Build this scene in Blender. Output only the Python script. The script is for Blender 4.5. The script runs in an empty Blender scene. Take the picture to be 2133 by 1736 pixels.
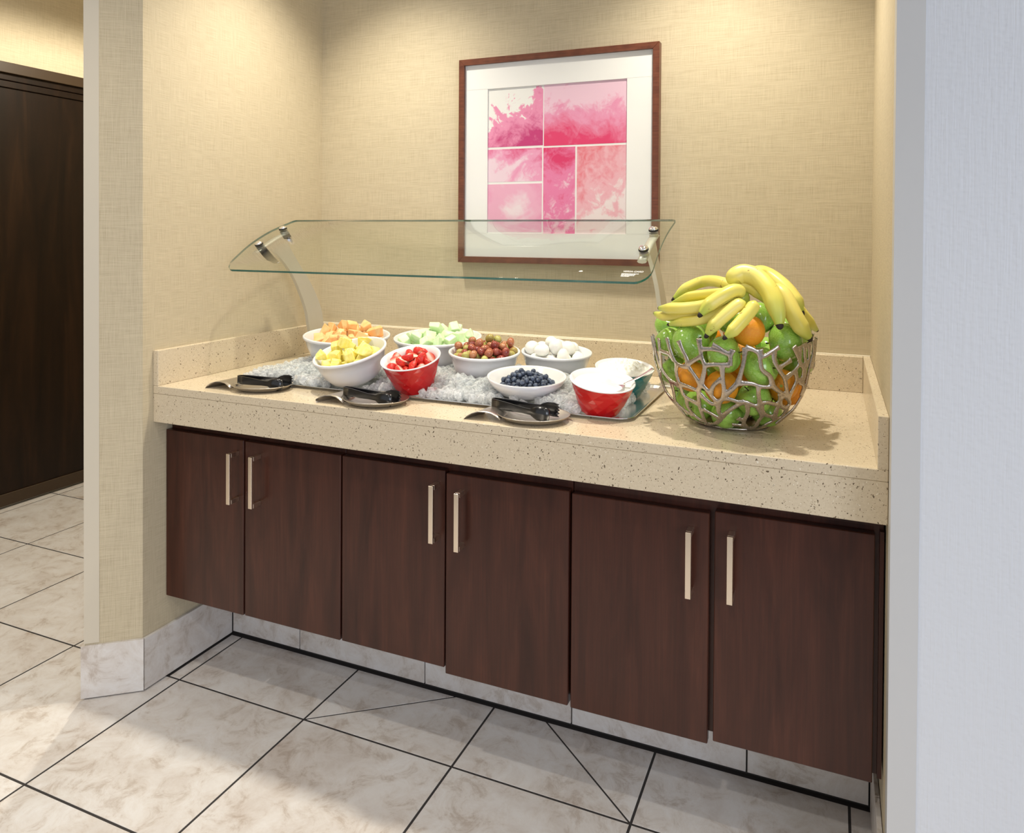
import bpy, bmesh, math, random
from mathutils import Vector, Matrix, noise
PI = math.pi
rnd = random.Random(7)
sc = bpy.context.scene
COL = sc.collection

# ------------------------------------------------------------------ camera
CAM = Vector((1.82854, -1.57356, 1.32474))
RT = Vector((0.92247625, 0.38599993, 0.00645194))
UP = Vector((-0.01062061, 0.00866822, 0.99990603))
FW = Vector((-0.38590773, 0.92245809, -0.01209578))
F, CX, CY, IW, IH = 1540.84, 1089.74, 508.56, 2133, 1736
cd = bpy.data.cameras.new('camera'); cam = bpy.data.objects.new('camera', cd); COL.objects.link(cam)
cam.matrix_world = Matrix(((RT.x, UP.x, -FW.x, CAM.x), (RT.y, UP.y, -FW.y, CAM.y), (RT.z, UP.z, -FW.z, CAM.z), (0, 0, 0, 1)))
cd.sensor_fit = 'HORIZONTAL'; cd.sensor_width = 36; cd.lens = F / IW * 36
cd.shift_x = (IW / 2 - CX) / IW; cd.shift_y = (CY - IH / 2) / IW
cd.clip_start = 0.02; cd.clip_end = 60
sc.camera = cam

# ------------------------------------------------------------------ world, lamps, exposure
w = bpy.data.worlds.new('world'); sc.world = w; w.use_nodes = True
bg = w.node_tree.nodes['Background']; bg.inputs[0].default_value = (.93, .955, 1.0, 1); bg.inputs[1].default_value = 0.72
sc.view_settings.view_transform = 'Standard'; sc.view_settings.look = 'None'
sc.view_settings.exposure = 0.0; sc.view_settings.gamma = 1.0; sc.view_settings.use_curve_mapping = False

def spot(name, loc, power, size=1.9, blend=0.9, col=(1, .9, .74), radius=.035, aim=None):
    l = bpy.data.lights.new(name, 'SPOT'); l.energy = power; l.spot_size = size; l.spot_blend = blend
    l.color = col; l.shadow_soft_size = radius
    o = bpy.data.objects.new(name, l); COL.objects.link(o); o.location = loc
    if aim: o.rotation_euler = (Vector(aim) - Vector(loc)).to_track_quat('-Z', 'Y').to_euler()
    return o
def area(name, loc, aim, sx, sy, power, col):
    l = bpy.data.lights.new(name, 'AREA'); l.shape = 'RECTANGLE'; l.size = sx; l.size_y = sy; l.energy = power; l.color = col
    o = bpy.data.objects.new(name, l); COL.objects.link(o); o.location = loc
    o.rotation_euler = (Vector(aim) - Vector(loc)).to_track_quat('-Z', 'Y').to_euler()
    return o
spot('niche_ceiling_downlight_offscreen', (.42, .31, 2.56), 90, size=1.86, blend=1, col=(1, .93, .79), radius=.03)
spot('niche_ceiling_downlight_offscreen', (1.50, .36, 2.56), 90, size=1.86, blend=1, col=(1, .93, .79), radius=.03)
spot('room_downlight_and_fill_offscreen', (.35, -.80, 2.56), 44, size=2.2, col=(1, .94, .84))
spot('room_downlight_and_fill_offscreen', (1.55, -1.85, 2.56), 58, size=2.3, col=(1, .96, .91))
spot('room_downlight_and_fill_offscreen', (-.30, -2.2, 2.56), 52, size=2.3, col=(1, .96, .91))  # unseen lamp added as general fill for the room
spot('hall_ceiling_downlight_offscreen', (-.75, .95, 2.55), 95, size=2.95, blend=.25, col=(1, .92, .76))
area('window_right_offscreen', (4.6, -3.2, 1.6), (2.0, 0, 1.2), 1.6, 1.6, 56, (.80, .86, 1))

# ------------------------------------------------------------------ pixel helpers
def ray(px, py): return (FW + RT * ((px - CX) / F) - UP * ((py - CY) / F))
def at(px, py, x=None, y=None, z=None):
    r = ray(px, py)
    for i, v in enumerate((x, y, z)):
        if v is not None: return CAM + r * ((v - CAM[i]) / r[i])

# ------------------------------------------------------------------ material helpers
MATS = {}
class NT:
    def __init__(s, name):
        s.m = bpy.data.materials.new(name); s.m.use_nodes = True; s.t = s.m.node_tree; s.n = s.t.nodes
        s.b = s.n['Principled BSDF']; s.out = s.n['Material Output']; MATS[name] = s.m
    def add(s, t, **k):
        n = s.n.new(t)
        for a, v in k.items(): setattr(n, a, v)
        return n
    def set(s, n, key, v):
        if isinstance(v, bpy.types.NodeSocket): s.t.links.new(v, n.inputs[key])
        else: n.inputs[key].default_value = v
    def p(s, **k):
        for a, v in k.items(): s.set(s.b, a.replace('_', ' '), v)
        return s
    def coord(s, scale=(1, 1, 1), kind='Object', rnd_off=False):
        c = s.add('ShaderNodeTexCoord'); mp = s.add('ShaderNodeMapping'); s.t.links.new(c.outputs[kind], mp.inputs[0]); mp.inputs['Scale'].default_value = scale
        if rnd_off:
            oi = s.add('ShaderNodeObjectInfo'); ml = s.add('ShaderNodeMath', operation='MULTIPLY'); s.t.links.new(oi.outputs['Random'], ml.inputs[0]); ml.inputs[1].default_value = 40
            s.t.links.new(ml.outputs[0], mp.inputs['Location'])
        return mp.outputs[0]
    def noise(s, vec, scale=5, detail=4, rough=.5, dist=0):
        n = s.add('ShaderNodeTexNoise'); s.t.links.new(vec, n.inputs['Vector']); n.inputs['Scale'].default_value = scale
        n.inputs['Detail'].default_value = detail; n.inputs['Roughness'].default_value = rough; n.inputs['Distortion'].default_value = dist
        return n.outputs['Fac']
    def ramp(s, fac, stops, interp='LINEAR'):
        r = s.add('ShaderNodeValToRGB'); s.t.links.new(fac, r.inputs[0]); r.color_ramp.interpolation = interp
        e = r.color_ramp.elements
        while len(e) < len(stops): e.new(.5)
        for q, (pos, c) in zip(e, stops): q.position = pos; q.color = (*c, 1) if len(c) == 3 else c
        return r.outputs[0]
    def mix(s, fac, a, b, mode='MIX'):
        m = s.add('ShaderNodeMix', data_type='RGBA', blend_type=mode)
        for key, v in (('Factor', fac), ('A', a), ('B', b)):
            sock = [i for i in m.inputs if i.name == key and (key == 'Factor' and i.type == 'VALUE' or key != 'Factor' and i.type == 'RGBA')][0]
            if isinstance(v, bpy.types.NodeSocket): s.t.links.new(v, sock)
            else: sock.default_value = v if not isinstance(v, tuple) or len(v) == 4 else (*v, 1)
        return [o for o in m.outputs if o.type == 'RGBA'][0]
    def math(s, op, a, b=0.0):
        m = s.add('ShaderNodeMath', operation=op)
        for i, v in enumerate((a, b)):
            if isinstance(v, bpy.types.NodeSocket): s.t.links.new(v, m.inputs[i])
            else: m.inputs[i].default_value = v
        return m.outputs[0]
    def bump(s, h, strength=.3, dist=.002):
        b = s.add('ShaderNodeBump'); s.t.links.new(h, b.inputs['Height']); b.inputs['Strength'].default_value = strength; b.inputs['Distance'].default_value = dist
        s.t.links.new(b.outputs[0], s.b.inputs['Normal']); return s

def simple(name, col, rough=.5, metal=0, **k):
    n = NT(name); n.p(Base_Color=(*col, 1), Roughness=rough, Metallic=metal)
    for a, v in k.items(): n.set(n.b, a.replace('_', ' '), v)
    return n

def wallpaper(name, c1, c2):
    n = NT(name)
    h = n.noise(n.coord((16, 16, 760)), 1, 3, .65); v = n.noise(n.coord((820, 820, 14)), 1, 3, .65)
    big = n.noise(n.coord((3, 3, 3)), 1, 2)
    f = n.math('MULTIPLY', n.math('ADD', h, v), .5)
    c = n.ramp(f, [(.36, c2), (.52, c1), (.66, tuple(min(1, a * 1.12) for a in c1))])
    n.p(Base_Color=n.mix(n.math('MULTIPLY', big, .10), c, c2), Roughness=.75); n.bump(f, .35, .001); return n
wallpaper('linen_wallpaper', (.575, .495, .345), (.44, .365, .24))
n = NT('leather_vinyl')
vv = n.add('ShaderNodeTexVoronoi'); n.t.links.new(n.coord((1, 1, 1.25)), vv.inputs['Vector']); vv.inputs['Scale'].default_value = 95; vv.feature = 'SMOOTH_F1'
n.p(Base_Color=(.645, .665, .70, 1), Roughness=.55); n.bump(n.math('ADD', vv.outputs['Distance'], n.noise(n.coord((300, 300, 14)), 1, 2)), .35, .002)
simple('guard_grey', (.55, .55, .545), .45)
simple('guard_beige', (.62, .56, .45), .45)
simple('caulk', (.80, .74, .60), .6)
simple('ceiling_white', (.85, .83, .78), .9)
simple('grout', (.035, .03, .028), .9)

n = NT('quartz')
def quartz(n):
    base = n.ramp(n.noise(n.coord(), 160, 3, .6), [(.3, (.61, .51, .36)), (.7, (.68, .58, .425))])
    # angular flecks: cells of a voronoi picked at random, stretched by warped coordinates
    def flecks(scale, thr, rad, sc_):
        wv = n.add('ShaderNodeTexNoise'); n.t.links.new(n.coord(), wv.inputs['Vector']); wv.inputs['Scale'].default_value = 90
        v = n.add('ShaderNodeTexVoronoi'); n.t.links.new(n.mix(.012, n.coord(sc_), wv.outputs['Color']), v.inputs['Vector']); v.inputs['Scale'].default_value = scale
        sep = n.add('ShaderNodeSeparateColor'); n.t.links.new(v.outputs['Color'], sep.inputs[0])
        pick = n.math('GREATER_THAN', sep.outputs[0], thr); small = n.math('LESS_THAN', v.outputs['Distance'], n.math('MULTIPLY', sep.outputs[1], rad))
        return n.math('MULTIPLY', pick, small)
    c = n.mix(flecks(400, .74, .40, (1, 1, 1)), base, (.27, .20, .125))
    c = n.mix(flecks(265, .80, .42, (1, .8, .75)), c, (.15, .11, .07))
    c = n.mix(flecks(260, .86, .36, (1, 1, 1)), c, (.80, .73, .60))
    return c
n.p(Base_Color=quartz(n), Roughness=.22, Specular_IOR_Level=.45)

n = NT('walnut_veneer')
vec = n.coord((7, 7, .9), rnd_off=True)
g = n.noise(vec, 2.2, 4, .55, 1.2); fine = n.noise(n.coord((210, 210, 5), rnd_off=True), 1, 3, .7)
c = n.ramp(g, [(.25, (.029, .0072, .0042)), (.5, (.055, .0145, .0082)), (.75, (.088, .0265, .0148))])
c = n.mix(n.ramp(fine, [(.35, (.0, .0, .0)), (.65, (1, 1, 1))]), n.mix(.75, c, (.014, .006, .004)), c)
n.p(Base_Color=n.mix(.45, n.ramp(g, [(.25, (.033, .0088, .0050)), (.75, (.086, .0260, .0148))]), c), Roughness=.3, Specular_IOR_Level=.38); n.bump(fine, .06, .0006)
simple('nickel_champagne', (.86, .74, .60), .28, 1)
n = NT('hall_door_wood')
g = n.noise(n.coord((5, 5, .5)), 2, 4, .6, .6)
n.p(Base_Color=n.ramp(g, [(.3, (.003, .0014, .0006)), (.55, (.012, .005, .0018)), (.8, (.030, .0125, .0045))]), Roughness=.4, Specular_IOR_Level=.25)
simple('hall_frame', (.040, .022, .009), .4)

def travertine(name, a, b, c2):
    n = NT(name); vec = n.coord((1, 1, 1), rnd_off=True)
    big = n.noise(vec, 4.5, 9, .68, .5); vein = n.noise(vec, 14, 9, .75, .6)
    c = n.ramp(big, [(.3, a), (.52, b), (.72, c2)])
    v = n.ramp(vein, [(.36, (.66, .58, .51)), (.47, (.92, .89, .86)), (.58, (1, 1, 1))])
    n.p(Base_Color=n.mix(.8, c, n.mix(1.0, c, v, 'MULTIPLY')), Roughness=.42, Specular_IOR_Level=.35); n.bump(vein, .05, .001)
travertine('floor_tile', (.60, .545, .50), (.71, .68, .65), (.765, .75, .74))
travertine('base_tile', (.60, .545, .50), (.71, .68, .65), (.765, .75, .74))

n = NT('frame_wood')
g = n.noise(n.coord((30, 30, 30)), 1, 3); s = n.noise(n.coord((14, 160, 160)), 1, 3)
n.p(Base_Color=n.ramp(n.math('MULTIPLY', n.math('ADD', g, s), .5), [(.3, (.075, .020, .010)), (.7, (.19, .062, .030))]), Roughness=.35)
simple('mat_board', (.86, .86, .84), .8)
simple('art_paper', (.82, .82, .79), .85)

def watercolor(name, lo, mid, hi, scale, off, stops, grad=(0, 0), blur=.35):
    """lo = bare paper, mid = pale wash, hi = strong wash; grad tilts the wash over the panel"""
    n = NT(name)
    c = n.add('ShaderNodeTexCoord'); mp = n.add('ShaderNodeMapping'); n.t.links.new(c.outputs['Object'], mp.inputs[0]); mp.inputs['Location'].default_value = off
    a = n.noise(mp.outputs[0], scale, 7, .58, .9); b = n.noise(mp.outputs[0], scale * 2.7, 5, .6, 2.0); d = n.noise(mp.outputs[0], scale * 9, 4, .7)
    sep = n.add('ShaderNodeSeparateXYZ'); n.t.links.new(c.outputs['Object'], sep.inputs[0])
    v = n.math('ADD', n.math('MULTIPLY', a, 1.0), n.math('MULTIPLY', n.math('SUBTRACT', b, .5), blur))
    v = n.math('ADD', v, n.math('MULTIPLY', n.math('SUBTRACT', d, .5), .10))
    v = n.math('ADD', v, n.math('MULTIPLY', sep.outputs['X'], grad[0])); v = n.math('ADD', v, n.math('MULTIPLY', sep.outputs['Z'], grad[1]))
    n.p(Base_Color=n.ramp(v, [(stops[0], lo), (stops[1], mid), (stops[2], mid), (stops[3], hi)]), Roughness=.85)
PAPER = (.82, .82, .79)
watercolor('wash_magenta_cloud', PAPER, (.78, .28, .45), (.52, .03, .17), 9, (3.1, 0, 1.2), (.41, .45, .52, .74), (1.3, -2.2))
watercolor('wash_wide_pink', (.80, .55, .66), (.76, .30, .46), (.70, .035, .14), 7, (7.3, 0, 4.4), (.36, .46, .50, .78), (-.2, -2.6))
watercolor('wash_soft_pink', (.80, .62, .70), (.78, .33, .50), (.66, .045, .18), 8, (1.7, 0, 9.2), (.38, .5, .54, .74), (1.0, 2.2))
watercolor('wash_pale_rose', (.80, .68, .72), (.78, .40, .54), (.74, .22, .40), 5, (5.2, 0, 2.2), (.34, .48, .55, .80), (.3, 1.5), .15)
watercolor('wash_crimson', (.80, .58, .66), (.74, .20, .38), (.66, .025, .13), 9, (2.2, 0, 6.5), (.28, .40, .47, .66), (-1.4, .8))
watercolor('wash_coral', (.80, .70, .70), (.78, .42, .48), (.72, .13, .17), 8, (9.4, 0, 3.3), (.40, .50, .54, .76), (-.6, 1.2))

def clear_glass(name, tint, gloss=1.0, rough=.0):
    n = NT(name); n.n.remove(n.b)
    tr = n.add('ShaderNodeBsdfTransparent'); tr.inputs[0].default_value = (*tint, 1)
    gl = n.add('ShaderNodeBsdfGlossy'); gl.inputs['Roughness'].default_value = rough
    fr = n.add('ShaderNodeFresnel'); fr.inputs[0].default_value = 1.5
    geo = n.add('ShaderNodeNewGeometry')
    fac = n.math('MULTIPLY', fr.outputs[0], gloss); fac = n.math('MULTIPLY', fac, n.math('SUBTRACT', 1.0, geo.outputs['Backfacing']))
    mx = n.add('ShaderNodeMixShader'); n.t.links.new(fac, mx.inputs[0]); n.t.links.new(tr.outputs[0], mx.inputs[1]); n.t.links.new(gl.outputs[0], mx.inputs[2])
    n.t.links.new(mx.outputs[0], n.out.inputs[0])
clear_glass('guard_glass', (.945, .965, .945))
clear_glass('picture_glass', (.985, .985, .985), .9)
n = simple('glass_edge_green', (.008, .105, .092), .12); n.p(Transmission_Weight=.15, Specular_IOR_Level=.7)
simple('guard_print', (.9, .9, .9), .6)
simple('satin_aluminium', (.63, .61, .55), .42, .55)
simple('chrome', (.9, .9, .92), .12, 1)
simple('black_rubber', (.01, .01, .012), .45)
simple('steel_tray', (.78, .77, .75), .25, 1)
simple('steel_dish', (.62, .575, .52), .32, 1)
n = simple('black_plastic', (.006, .006, .007), .2); n.p(Specular_IOR_Level=.6)
n = simple('white_ceramic', (.80, .79, .80), .16)
n = simple('red_melamine', (.56, .012, .014), .18)
n = simple('teal_melamine', (.010, .20, .235), .18)
n = NT('ice_clear'); n.n.remove(n.b)
g_ = n.add('ShaderNodeBsdfGlass'); g_.inputs['IOR'].default_value = 1.31; g_.inputs['Roughness'].default_value = .0; g_.inputs['Color'].default_value = (.98, .99, 1, 1)
t_ = n.add('ShaderNodeBsdfTransparent'); t_.inputs[0].default_value = (.97, .985, .99, 1)
d_ = n.add('ShaderNodeBsdfTranslucent'); d_.inputs[0].default_value = (1, 1, 1, 1)
e_ = n.add('ShaderNodeBsdfDiffuse'); e_.inputs[0].default_value = (.98, .99, 1, 1)
m1 = n.add('ShaderNodeMixShader'); m1.inputs[0].default_value = .42; n.t.links.new(g_.outputs[0], m1.inputs[1]); n.t.links.new(t_.outputs[0], m1.inputs[2])
m2 = n.add('ShaderNodeMixShader'); m2.inputs[0].default_value = .5; n.t.links.new(d_.outputs[0], m2.inputs[1]); n.t.links.new(e_.outputs[0], m2.inputs[2])
m3 = n.add('ShaderNodeMixShader'); n.t.links.new(n.ramp(n.noise(n.coord(rnd_off=True), 130, 3), [(.31, (.17,) * 3), (.66, (.62,) * 3)]), m3.inputs[0]); n.t.links.new(m1.outputs[0], m3.inputs[1]); n.t.links.new(m2.outputs[0], m3.inputs[2])
n.t.links.new(m3.outputs[0], n.out.inputs[0])
n = NT('cantaloupe_flesh'); n.p(Base_Color=n.ramp(n.noise(n.coord(rnd_off=True), 45, 3), [(.3, (.90, .50, .18)), (.7, (.94, .64, .32))]), Roughness=.35, Subsurface_Weight=.15, Subsurface_Scale=.01)
n = NT('honeydew_flesh'); n.p(Base_Color=n.ramp(n.noise(n.coord(rnd_off=True), 40, 3), [(.3, (.62, .84, .44)), (.7, (.80, .91, .67))]), Roughness=.35, Subsurface_Weight=.15, Subsurface_Scale=.01)
n = NT('pineapple_flesh'); fb = n.noise(n.coord((60, 60, 260), rnd_off=True), 1, 3); n.p(Base_Color=n.ramp(fb, [(.3, (.88, .73, .11)), (.7, (.94, .88, .36))]), Roughness=.35, Subsurface_Weight=.15, Subsurface_Scale=.01); n.bump(fb, .4, .002)
n = NT('strawberry_skin')
vs = n.add('ShaderNodeTexVoronoi'); n.t.links.new(n.coord(), vs.inputs['Vector']); vs.inputs['Scale'].default_value = 260
n.p(Base_Color=n.ramp(vs.outputs['Distance'], [(.13, (.80, .45, .16)), (.24, (.56, .014, .012)), (.6, (.68, .03, .022))]), Roughness=.38); n.bump(vs.outputs['Distance'], .5, .001)
n = NT('strawberry_cut')
sp = n.add('ShaderNodeSeparateXYZ'); n.t.links.new(n.coord(), sp.inputs[0])
dd = n.math('ADD', n.math('ABSOLUTE', sp.outputs['X']), n.math('MULTIPLY', n.noise(n.coord((1, 1, .2), rnd_off=True), 300, 3), .004))
n.p(Base_Color=n.ramp(n.math('MULTIPLY', dd, 80), [(.30, (.90, .72, .62)), (.62, (.84, .33, .22)), (.98, (.68, .045, .03))]), Roughness=.4)
for nm, st in (('grape_red', [(.2, (.16, .02, .022)), (.5, (.33, .07, .048)), (.8, (.48, .21, .10))]), ('grape_green', [(.2, (.36, .22, .07)), (.5, (.42, .36, .10)), (.8, (.50, .48, .16))])):
    n = NT(nm); oi = n.add('ShaderNodeObjectInfo'); m_ = n.math('ADD', n.math('MULTIPLY', oi.outputs['Random'], .5), n.math('MULTIPLY', n.noise(n.coord(rnd_off=True), 60, 2), .6))
    n.p(Base_Color=n.ramp(m_, st), Roughness=.22, Subsurface_Weight=.1, Subsurface_Scale=.004)
n = NT('blueberry_skin'); n.p(Base_Color=n.ramp(n.noise(n.coord(rnd_off=True), 140, 3), [(.35, (.018, .025, .05)), (.65, (.11, .14, .21))]), Roughness=.5)
n = simple('egg_white', (.88, .87, .83), .3); n.p(Subsurface_Weight=.1, Subsurface_Scale=.01)
simple('yogurt_white', (.90, .89, .87), .4)
n = NT('cottage_cheese'); n.p(Base_Color=(.89, .88, .84, 1), Roughness=.4); n.bump(n.noise(n.coord(), 260, 3), .6, .003)
simple('spoon_steel', (.80, .76, .76), .25, 1)
n = NT('green_apple'); ap = n.noise(n.coord((9, 9, 3), rnd_off=True), 3, 4); dots = n.noise(n.coord(rnd_off=True), 300, 1)
n.p(Base_Color=n.mix(n.ramp(dots, [(.66, (0, 0, 0)), (.72, (.5, .5, .5))]), n.ramp(ap, [(.3, (.22, .44, .045)), (.6, (.34, .58, .10)), (.8, (.52, .69, .22))]), (.5, .65, .3)), Roughness=.18, Coat_Weight=.3)
n = NT('orange_peel'); n.p(Base_Color=n.ramp(n.noise(n.coord(rnd_off=True), 14, 2), [(.3, (.88, .29, .012)), (.7, (.92, .40, .024))]), Roughness=.35); n.bump(n.noise(n.coord(), 420, 2), .35, .001)
n = NT('banana_peel'); at_ = n.add('ShaderNodeAttribute', attribute_name='along'); tipa = at_.outputs['Fac']; sp = n.noise(n.coord(rnd_off=True), 42, 3, .6)
n.p(Base_Color=n.mix(n.ramp(sp, [(.69, (0, 0, 0)), (.73, (.85, .85, .85))]), n.mix(n.ramp(tipa, [(.0, (1, 1, 1)), (.10, (.75,) * 3), (.30, (0, 0, 0)), (.84, (0, 0, 0)), (1, (.6,) * 3)]), n.ramp(n.noise(n.coord(rnd_off=True), 9, 2), [(.35, (.76, .67, .11)), (.65, (.88, .76, .20))]), (.46, .56, .08)), (.22, .10, .02)), Roughness=.38)
simple('banana_green', (.42, .50, .07), .4)
simple('banana_tip', (.022, .013, .008), .7)
simple('stem_brown', (.07, .045, .02), .7)
n = NT('cast_aluminium'); hm = n.noise(n.coord(), 220, 3); n.p(Base_Color=(.47, .42, .37, 1), Metallic=1.0, Roughness=n.ramp(hm, [(.3, (.22,) * 3), (.7, (.36,) * 3)])); n.bump(hm, .12, .0006)

# ------------------------------------------------------------------ object helpers
def mat(o, *names):
    for m in names: o.data.materials.append(MATS[m])
def tag(o, label=None, cat=None, group=None, kind=None):
    if label: o['label'] = label
    if cat: o['category'] = cat
    if group: o['group'] = group
    if kind: o['kind'] = kind
    return o
def empty(name, loc=(0, 0, 0), rot=None):
    o = bpy.data.objects.new(name, None); COL.objects.link(o); o.location = loc; o.empty_display_size = .02
    if rot is not None: o.rotation_mode = 'QUATERNION'; o.rotation_quaternion = rot
    return o
def obj(name, bm, mats, parent=None, smooth=False, loc=None):
    me = bpy.data.meshes.new(name)
    if isinstance(bm, bmesh.types.BMesh):
        bmesh.ops.recalc_face_normals(bm, faces=bm.faces); bm.to_mesh(me); bm.free()
    if smooth:
        for p in me.polygons: p.use_smooth = True
    o = bpy.data.objects.new(name, me); COL.objects.link(o); o.parent = parent
    if loc is not None: o.location = loc
    mat(o, *([mats] if isinstance(mats, str) else mats)); return o
def share(name, me, parent=None, M=None):
    o = bpy.data.objects.new(name, me); COL.objects.link(o); o.parent = parent
    if M is not None: o.matrix_basis = M
    return o
def box(x0, x1, y0, y1, z0, z1, bev=0, bm=None):
    b = bm or bmesh.new(); c = [b.verts.new((x, y, z)) for x in (x0, x1) for y in (y0, y1) for z in (z0, z1)]
    fs = [(0, 1, 3, 2), (4, 6, 7, 5), (0, 4, 5, 1), (2, 3, 7, 6), (0, 2, 6, 4), (1, 5, 7, 3)]
    new = [b.faces.new([c[i] for i in f]) for f in fs]
    if bev:
        es = list({e for f in new for e in f.edges}); bmesh.ops.bevel(b, geom=es, offset=bev, segments=1, affect='EDGES')
    return b
def prism(poly, z0, z1, bm=None):
    b = bm or bmesh.new(); lo = [b.verts.new((x, y, z0)) for x, y in poly]; hi = [b.verts.new((x, y, z1)) for x, y in poly]; k = len(poly)
    b.faces.new(lo[::-1]); b.faces.new(hi)
    for i in range(k): b.faces.new((lo[i], lo[(i + 1) % k], hi[(i + 1) % k], hi[i]))
    return b
def lathe(prof, seg=48, bm=None, mi=None, close=False):
    b = bm or bmesh.new(); rings = []
    for r, z in prof:
        rings.append([b.verts.new((0, 0, z))] if r < 1e-6 else [b.verts.new((r * math.cos(2 * PI * i / seg), r * math.sin(2 * PI * i / seg), z)) for i in range(seg)])
    prs = list(zip(rings, rings[1:])) + ([(rings[-1], rings[0])] if close else [])
    for q, (A, B) in enumerate(prs):
        for i in range(seg):
            j = (i + 1) % seg
            vs = [A[i], A[j], B[j], B[i]] if len(A) > 1 and len(B) > 1 else ([A[0], B[j], B[i]] if len(A) == 1 else [A[i], A[j], B[0]])
            f = b.faces.new(vs)
            if mi: f.material_index = mi[q]
    return b
def sweep(pts, radii, sides=10, bm=None, flat=None, cap=True, mis=None, up=None):
    """tube along pts; radii per point (or (a,b)); flat = list of normals that take the second radius"""
    b = bm or bmesh.new(); rings = []; k = len(pts); prev = None
    for i, p in enumerate(pts):
        t = (pts[min(i + 1, k - 1)] - pts[max(i - 1, 0)]).normalized()
        if flat: nn = flat[i] if isinstance(flat, list) else flat
        else: nn = prev if prev is not None else (up or Vector((.13, .27, .95)))
        nn = nn - t * nn.dot(t)
        if nn.length < 1e-5: nn = t.orthogonal()
        nn.normalize(); prev = nn; s = t.cross(nn)
        ra, rb = radii[i] if isinstance(radii[i], tuple) else (radii[i], radii[i])
        rings.append([b.verts.new(p + s * (ra * math.cos(2 * PI * q / sides)) + nn * (rb * math.sin(2 * PI * q / sides))) for q in range(sides)])
    for i in range(k - 1):
        for q in range(sides):
            f = b.faces.new((rings[i][q], rings[i][(q + 1) % sides], rings[i + 1][(q + 1) % sides], rings[i + 1][q])); f.smooth = True
            if mis: f.material_index = mis[i]
    if cap:
        for e, R_ in ((0, rings[0][::-1]), (-1, rings[-1])):
            f = b.faces.new(R_)
            if mis: f.material_index = mis[e]
    return b
def catmull(P, k=6):
    P = [Vector(p) for p in P]; Q = [P[0] * 2 - P[1]] + P + [P[-1] * 2 - P[-2]]; out = []
    for i in range(1, len(Q) - 2):
        a, b, c, d = Q[i - 1:i + 3]
        for s in range(k):
            t = s / k; out.append(.5 * ((2 * b) + (c - a) * t + (2 * a - 5 * b + 4 * c - d) * t * t + (3 * b - a - 3 * c + d) * t ** 3))
    return out + [P[-1]]
def hull(pts, bev=0):
    b = bmesh.new(); vs = [b.verts.new(p) for p in pts]; r = bmesh.ops.convex_hull(b, input=vs)
    bmesh.ops.delete(b, geom=[v for v in b.verts if not v.link_faces], context='VERTS')
    if bev: bmesh.ops.bevel(b, geom=list(b.edges), offset=bev, segments=1, affect='EDGES')
    return b
def mesh_of(name, bm, mats, smooth=False):
    me = bpy.data.meshes.new(name); bmesh.ops.recalc_face_normals(bm, faces=bm.faces); bm.to_mesh(me); bm.free()
    for m in mats: me.materials.append(MATS[m])
    if smooth:
        for p in me.polygons: p.use_smooth = True
    return me
def rand_rot(r): return Matrix.Rotation(r.uniform(0, 2 * PI), 4, 'Z') @ Matrix.Rotation(r.uniform(0, 2 * PI), 4, 'X') @ Matrix.Rotation(r.uniform(0, 2 * PI), 4, 'Y')

# ================================================================== THE SETTING
W, D, H = 1.9327, .7732, .878
CEIL = 2.60
GX, GY, S = .0565, .0446, .4554
KY = .3017                                   # front of the toe-kick tiles
# --- floor slab (grout) and single tiles
fl = obj('floor', box(-2.6, 3.4, -4.2, 2.4, -.06, -.0008), 'grout'); tag(fl, 'pale travertine tile floor with dark grout lines', 'floor', kind='structure')
base_tiles = {}
G = .0031
def clip_half(poly, px, py, nx, ny):
    out = []
    for i in range(len(poly)):
        a, b = poly[i], poly[(i + 1) % len(poly)]
        da, db = (a[0] - px) * nx + (a[1] - py) * ny, (b[0] - px) * nx + (b[1] - py) * ny
        if da >= 0: out.append(a)
        if (da >= 0) != (db >= 0):
            t = da / (da - db); out.append((a[0] + (b[0] - a[0]) * t, a[1] + (b[1] - a[1]) * t))
    return out
CHX = -.112
def tile(poly, name='floor_tile', z0=-.012, z1=0, parent=fl, m='floor_tile'):
    if len(poly) < 3: return
    cx = sum(p[0] for p in poly) / len(poly); cy = sum(p[1] for p in poly) / len(poly)
    b = prism([(x - cx, y - cy) for x, y in poly], z0, z1)
    top = [e for e in b.edges if all(abs(v.co.z - z1) < 1e-6 for v in e.verts)]
    bmesh.ops.bevel(b, geom=top, offset=.0003, segments=1, affect='EDGES')
    return obj(name, b, m, parent, loc=(cx, cy, 0))
for i in range(-5, 6):
    for j in range(-4, 5):
        x0, x1, y0, y1 = GX + i * S + G, GX + (i + 1) * S - G, GY + j * S + G, GY + (j + 1) * S - G
        if x0 > -.1 and x1 < W + .4 and y0 > KY: continue
        if x0 < -1.80 and x1 > -1.84: x0 = max(x0, -1.829)
        if x1 < -1.83: continue
        if j == 0 and x1 > 0 and x0 < W: y1 = KY - .007
        if i == -1 and j == 0: tile([(x0, y0), (CHX, y0), (CHX, GY + S - G), (x0, GY + S - G)]); x0 = .015
        poly = [(x0, y0), (x1, y0), (x1, y1), (x0, y1)]
        if i in (1, 2) and j == 0:
            # diagonal cut through this tile
            a, b = ((GX + S, GY), (GX + 1.75 * S, KY)) if i == 1 else ((GX + 3 * S, GY), (GX + 2.33 * S, KY))
            dx, dy = b[0] - a[0], b[1] - a[1]; L = math.hypot(dx, dy); nx, ny = -dy / L, dx / L
            for sgn in (1, -1): tile(clip_half(poly, a[0] + sgn * nx * .0024, a[1] + sgn * ny * .0024, sgn * nx, sgn * ny))
        else: tile(poly)
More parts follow.
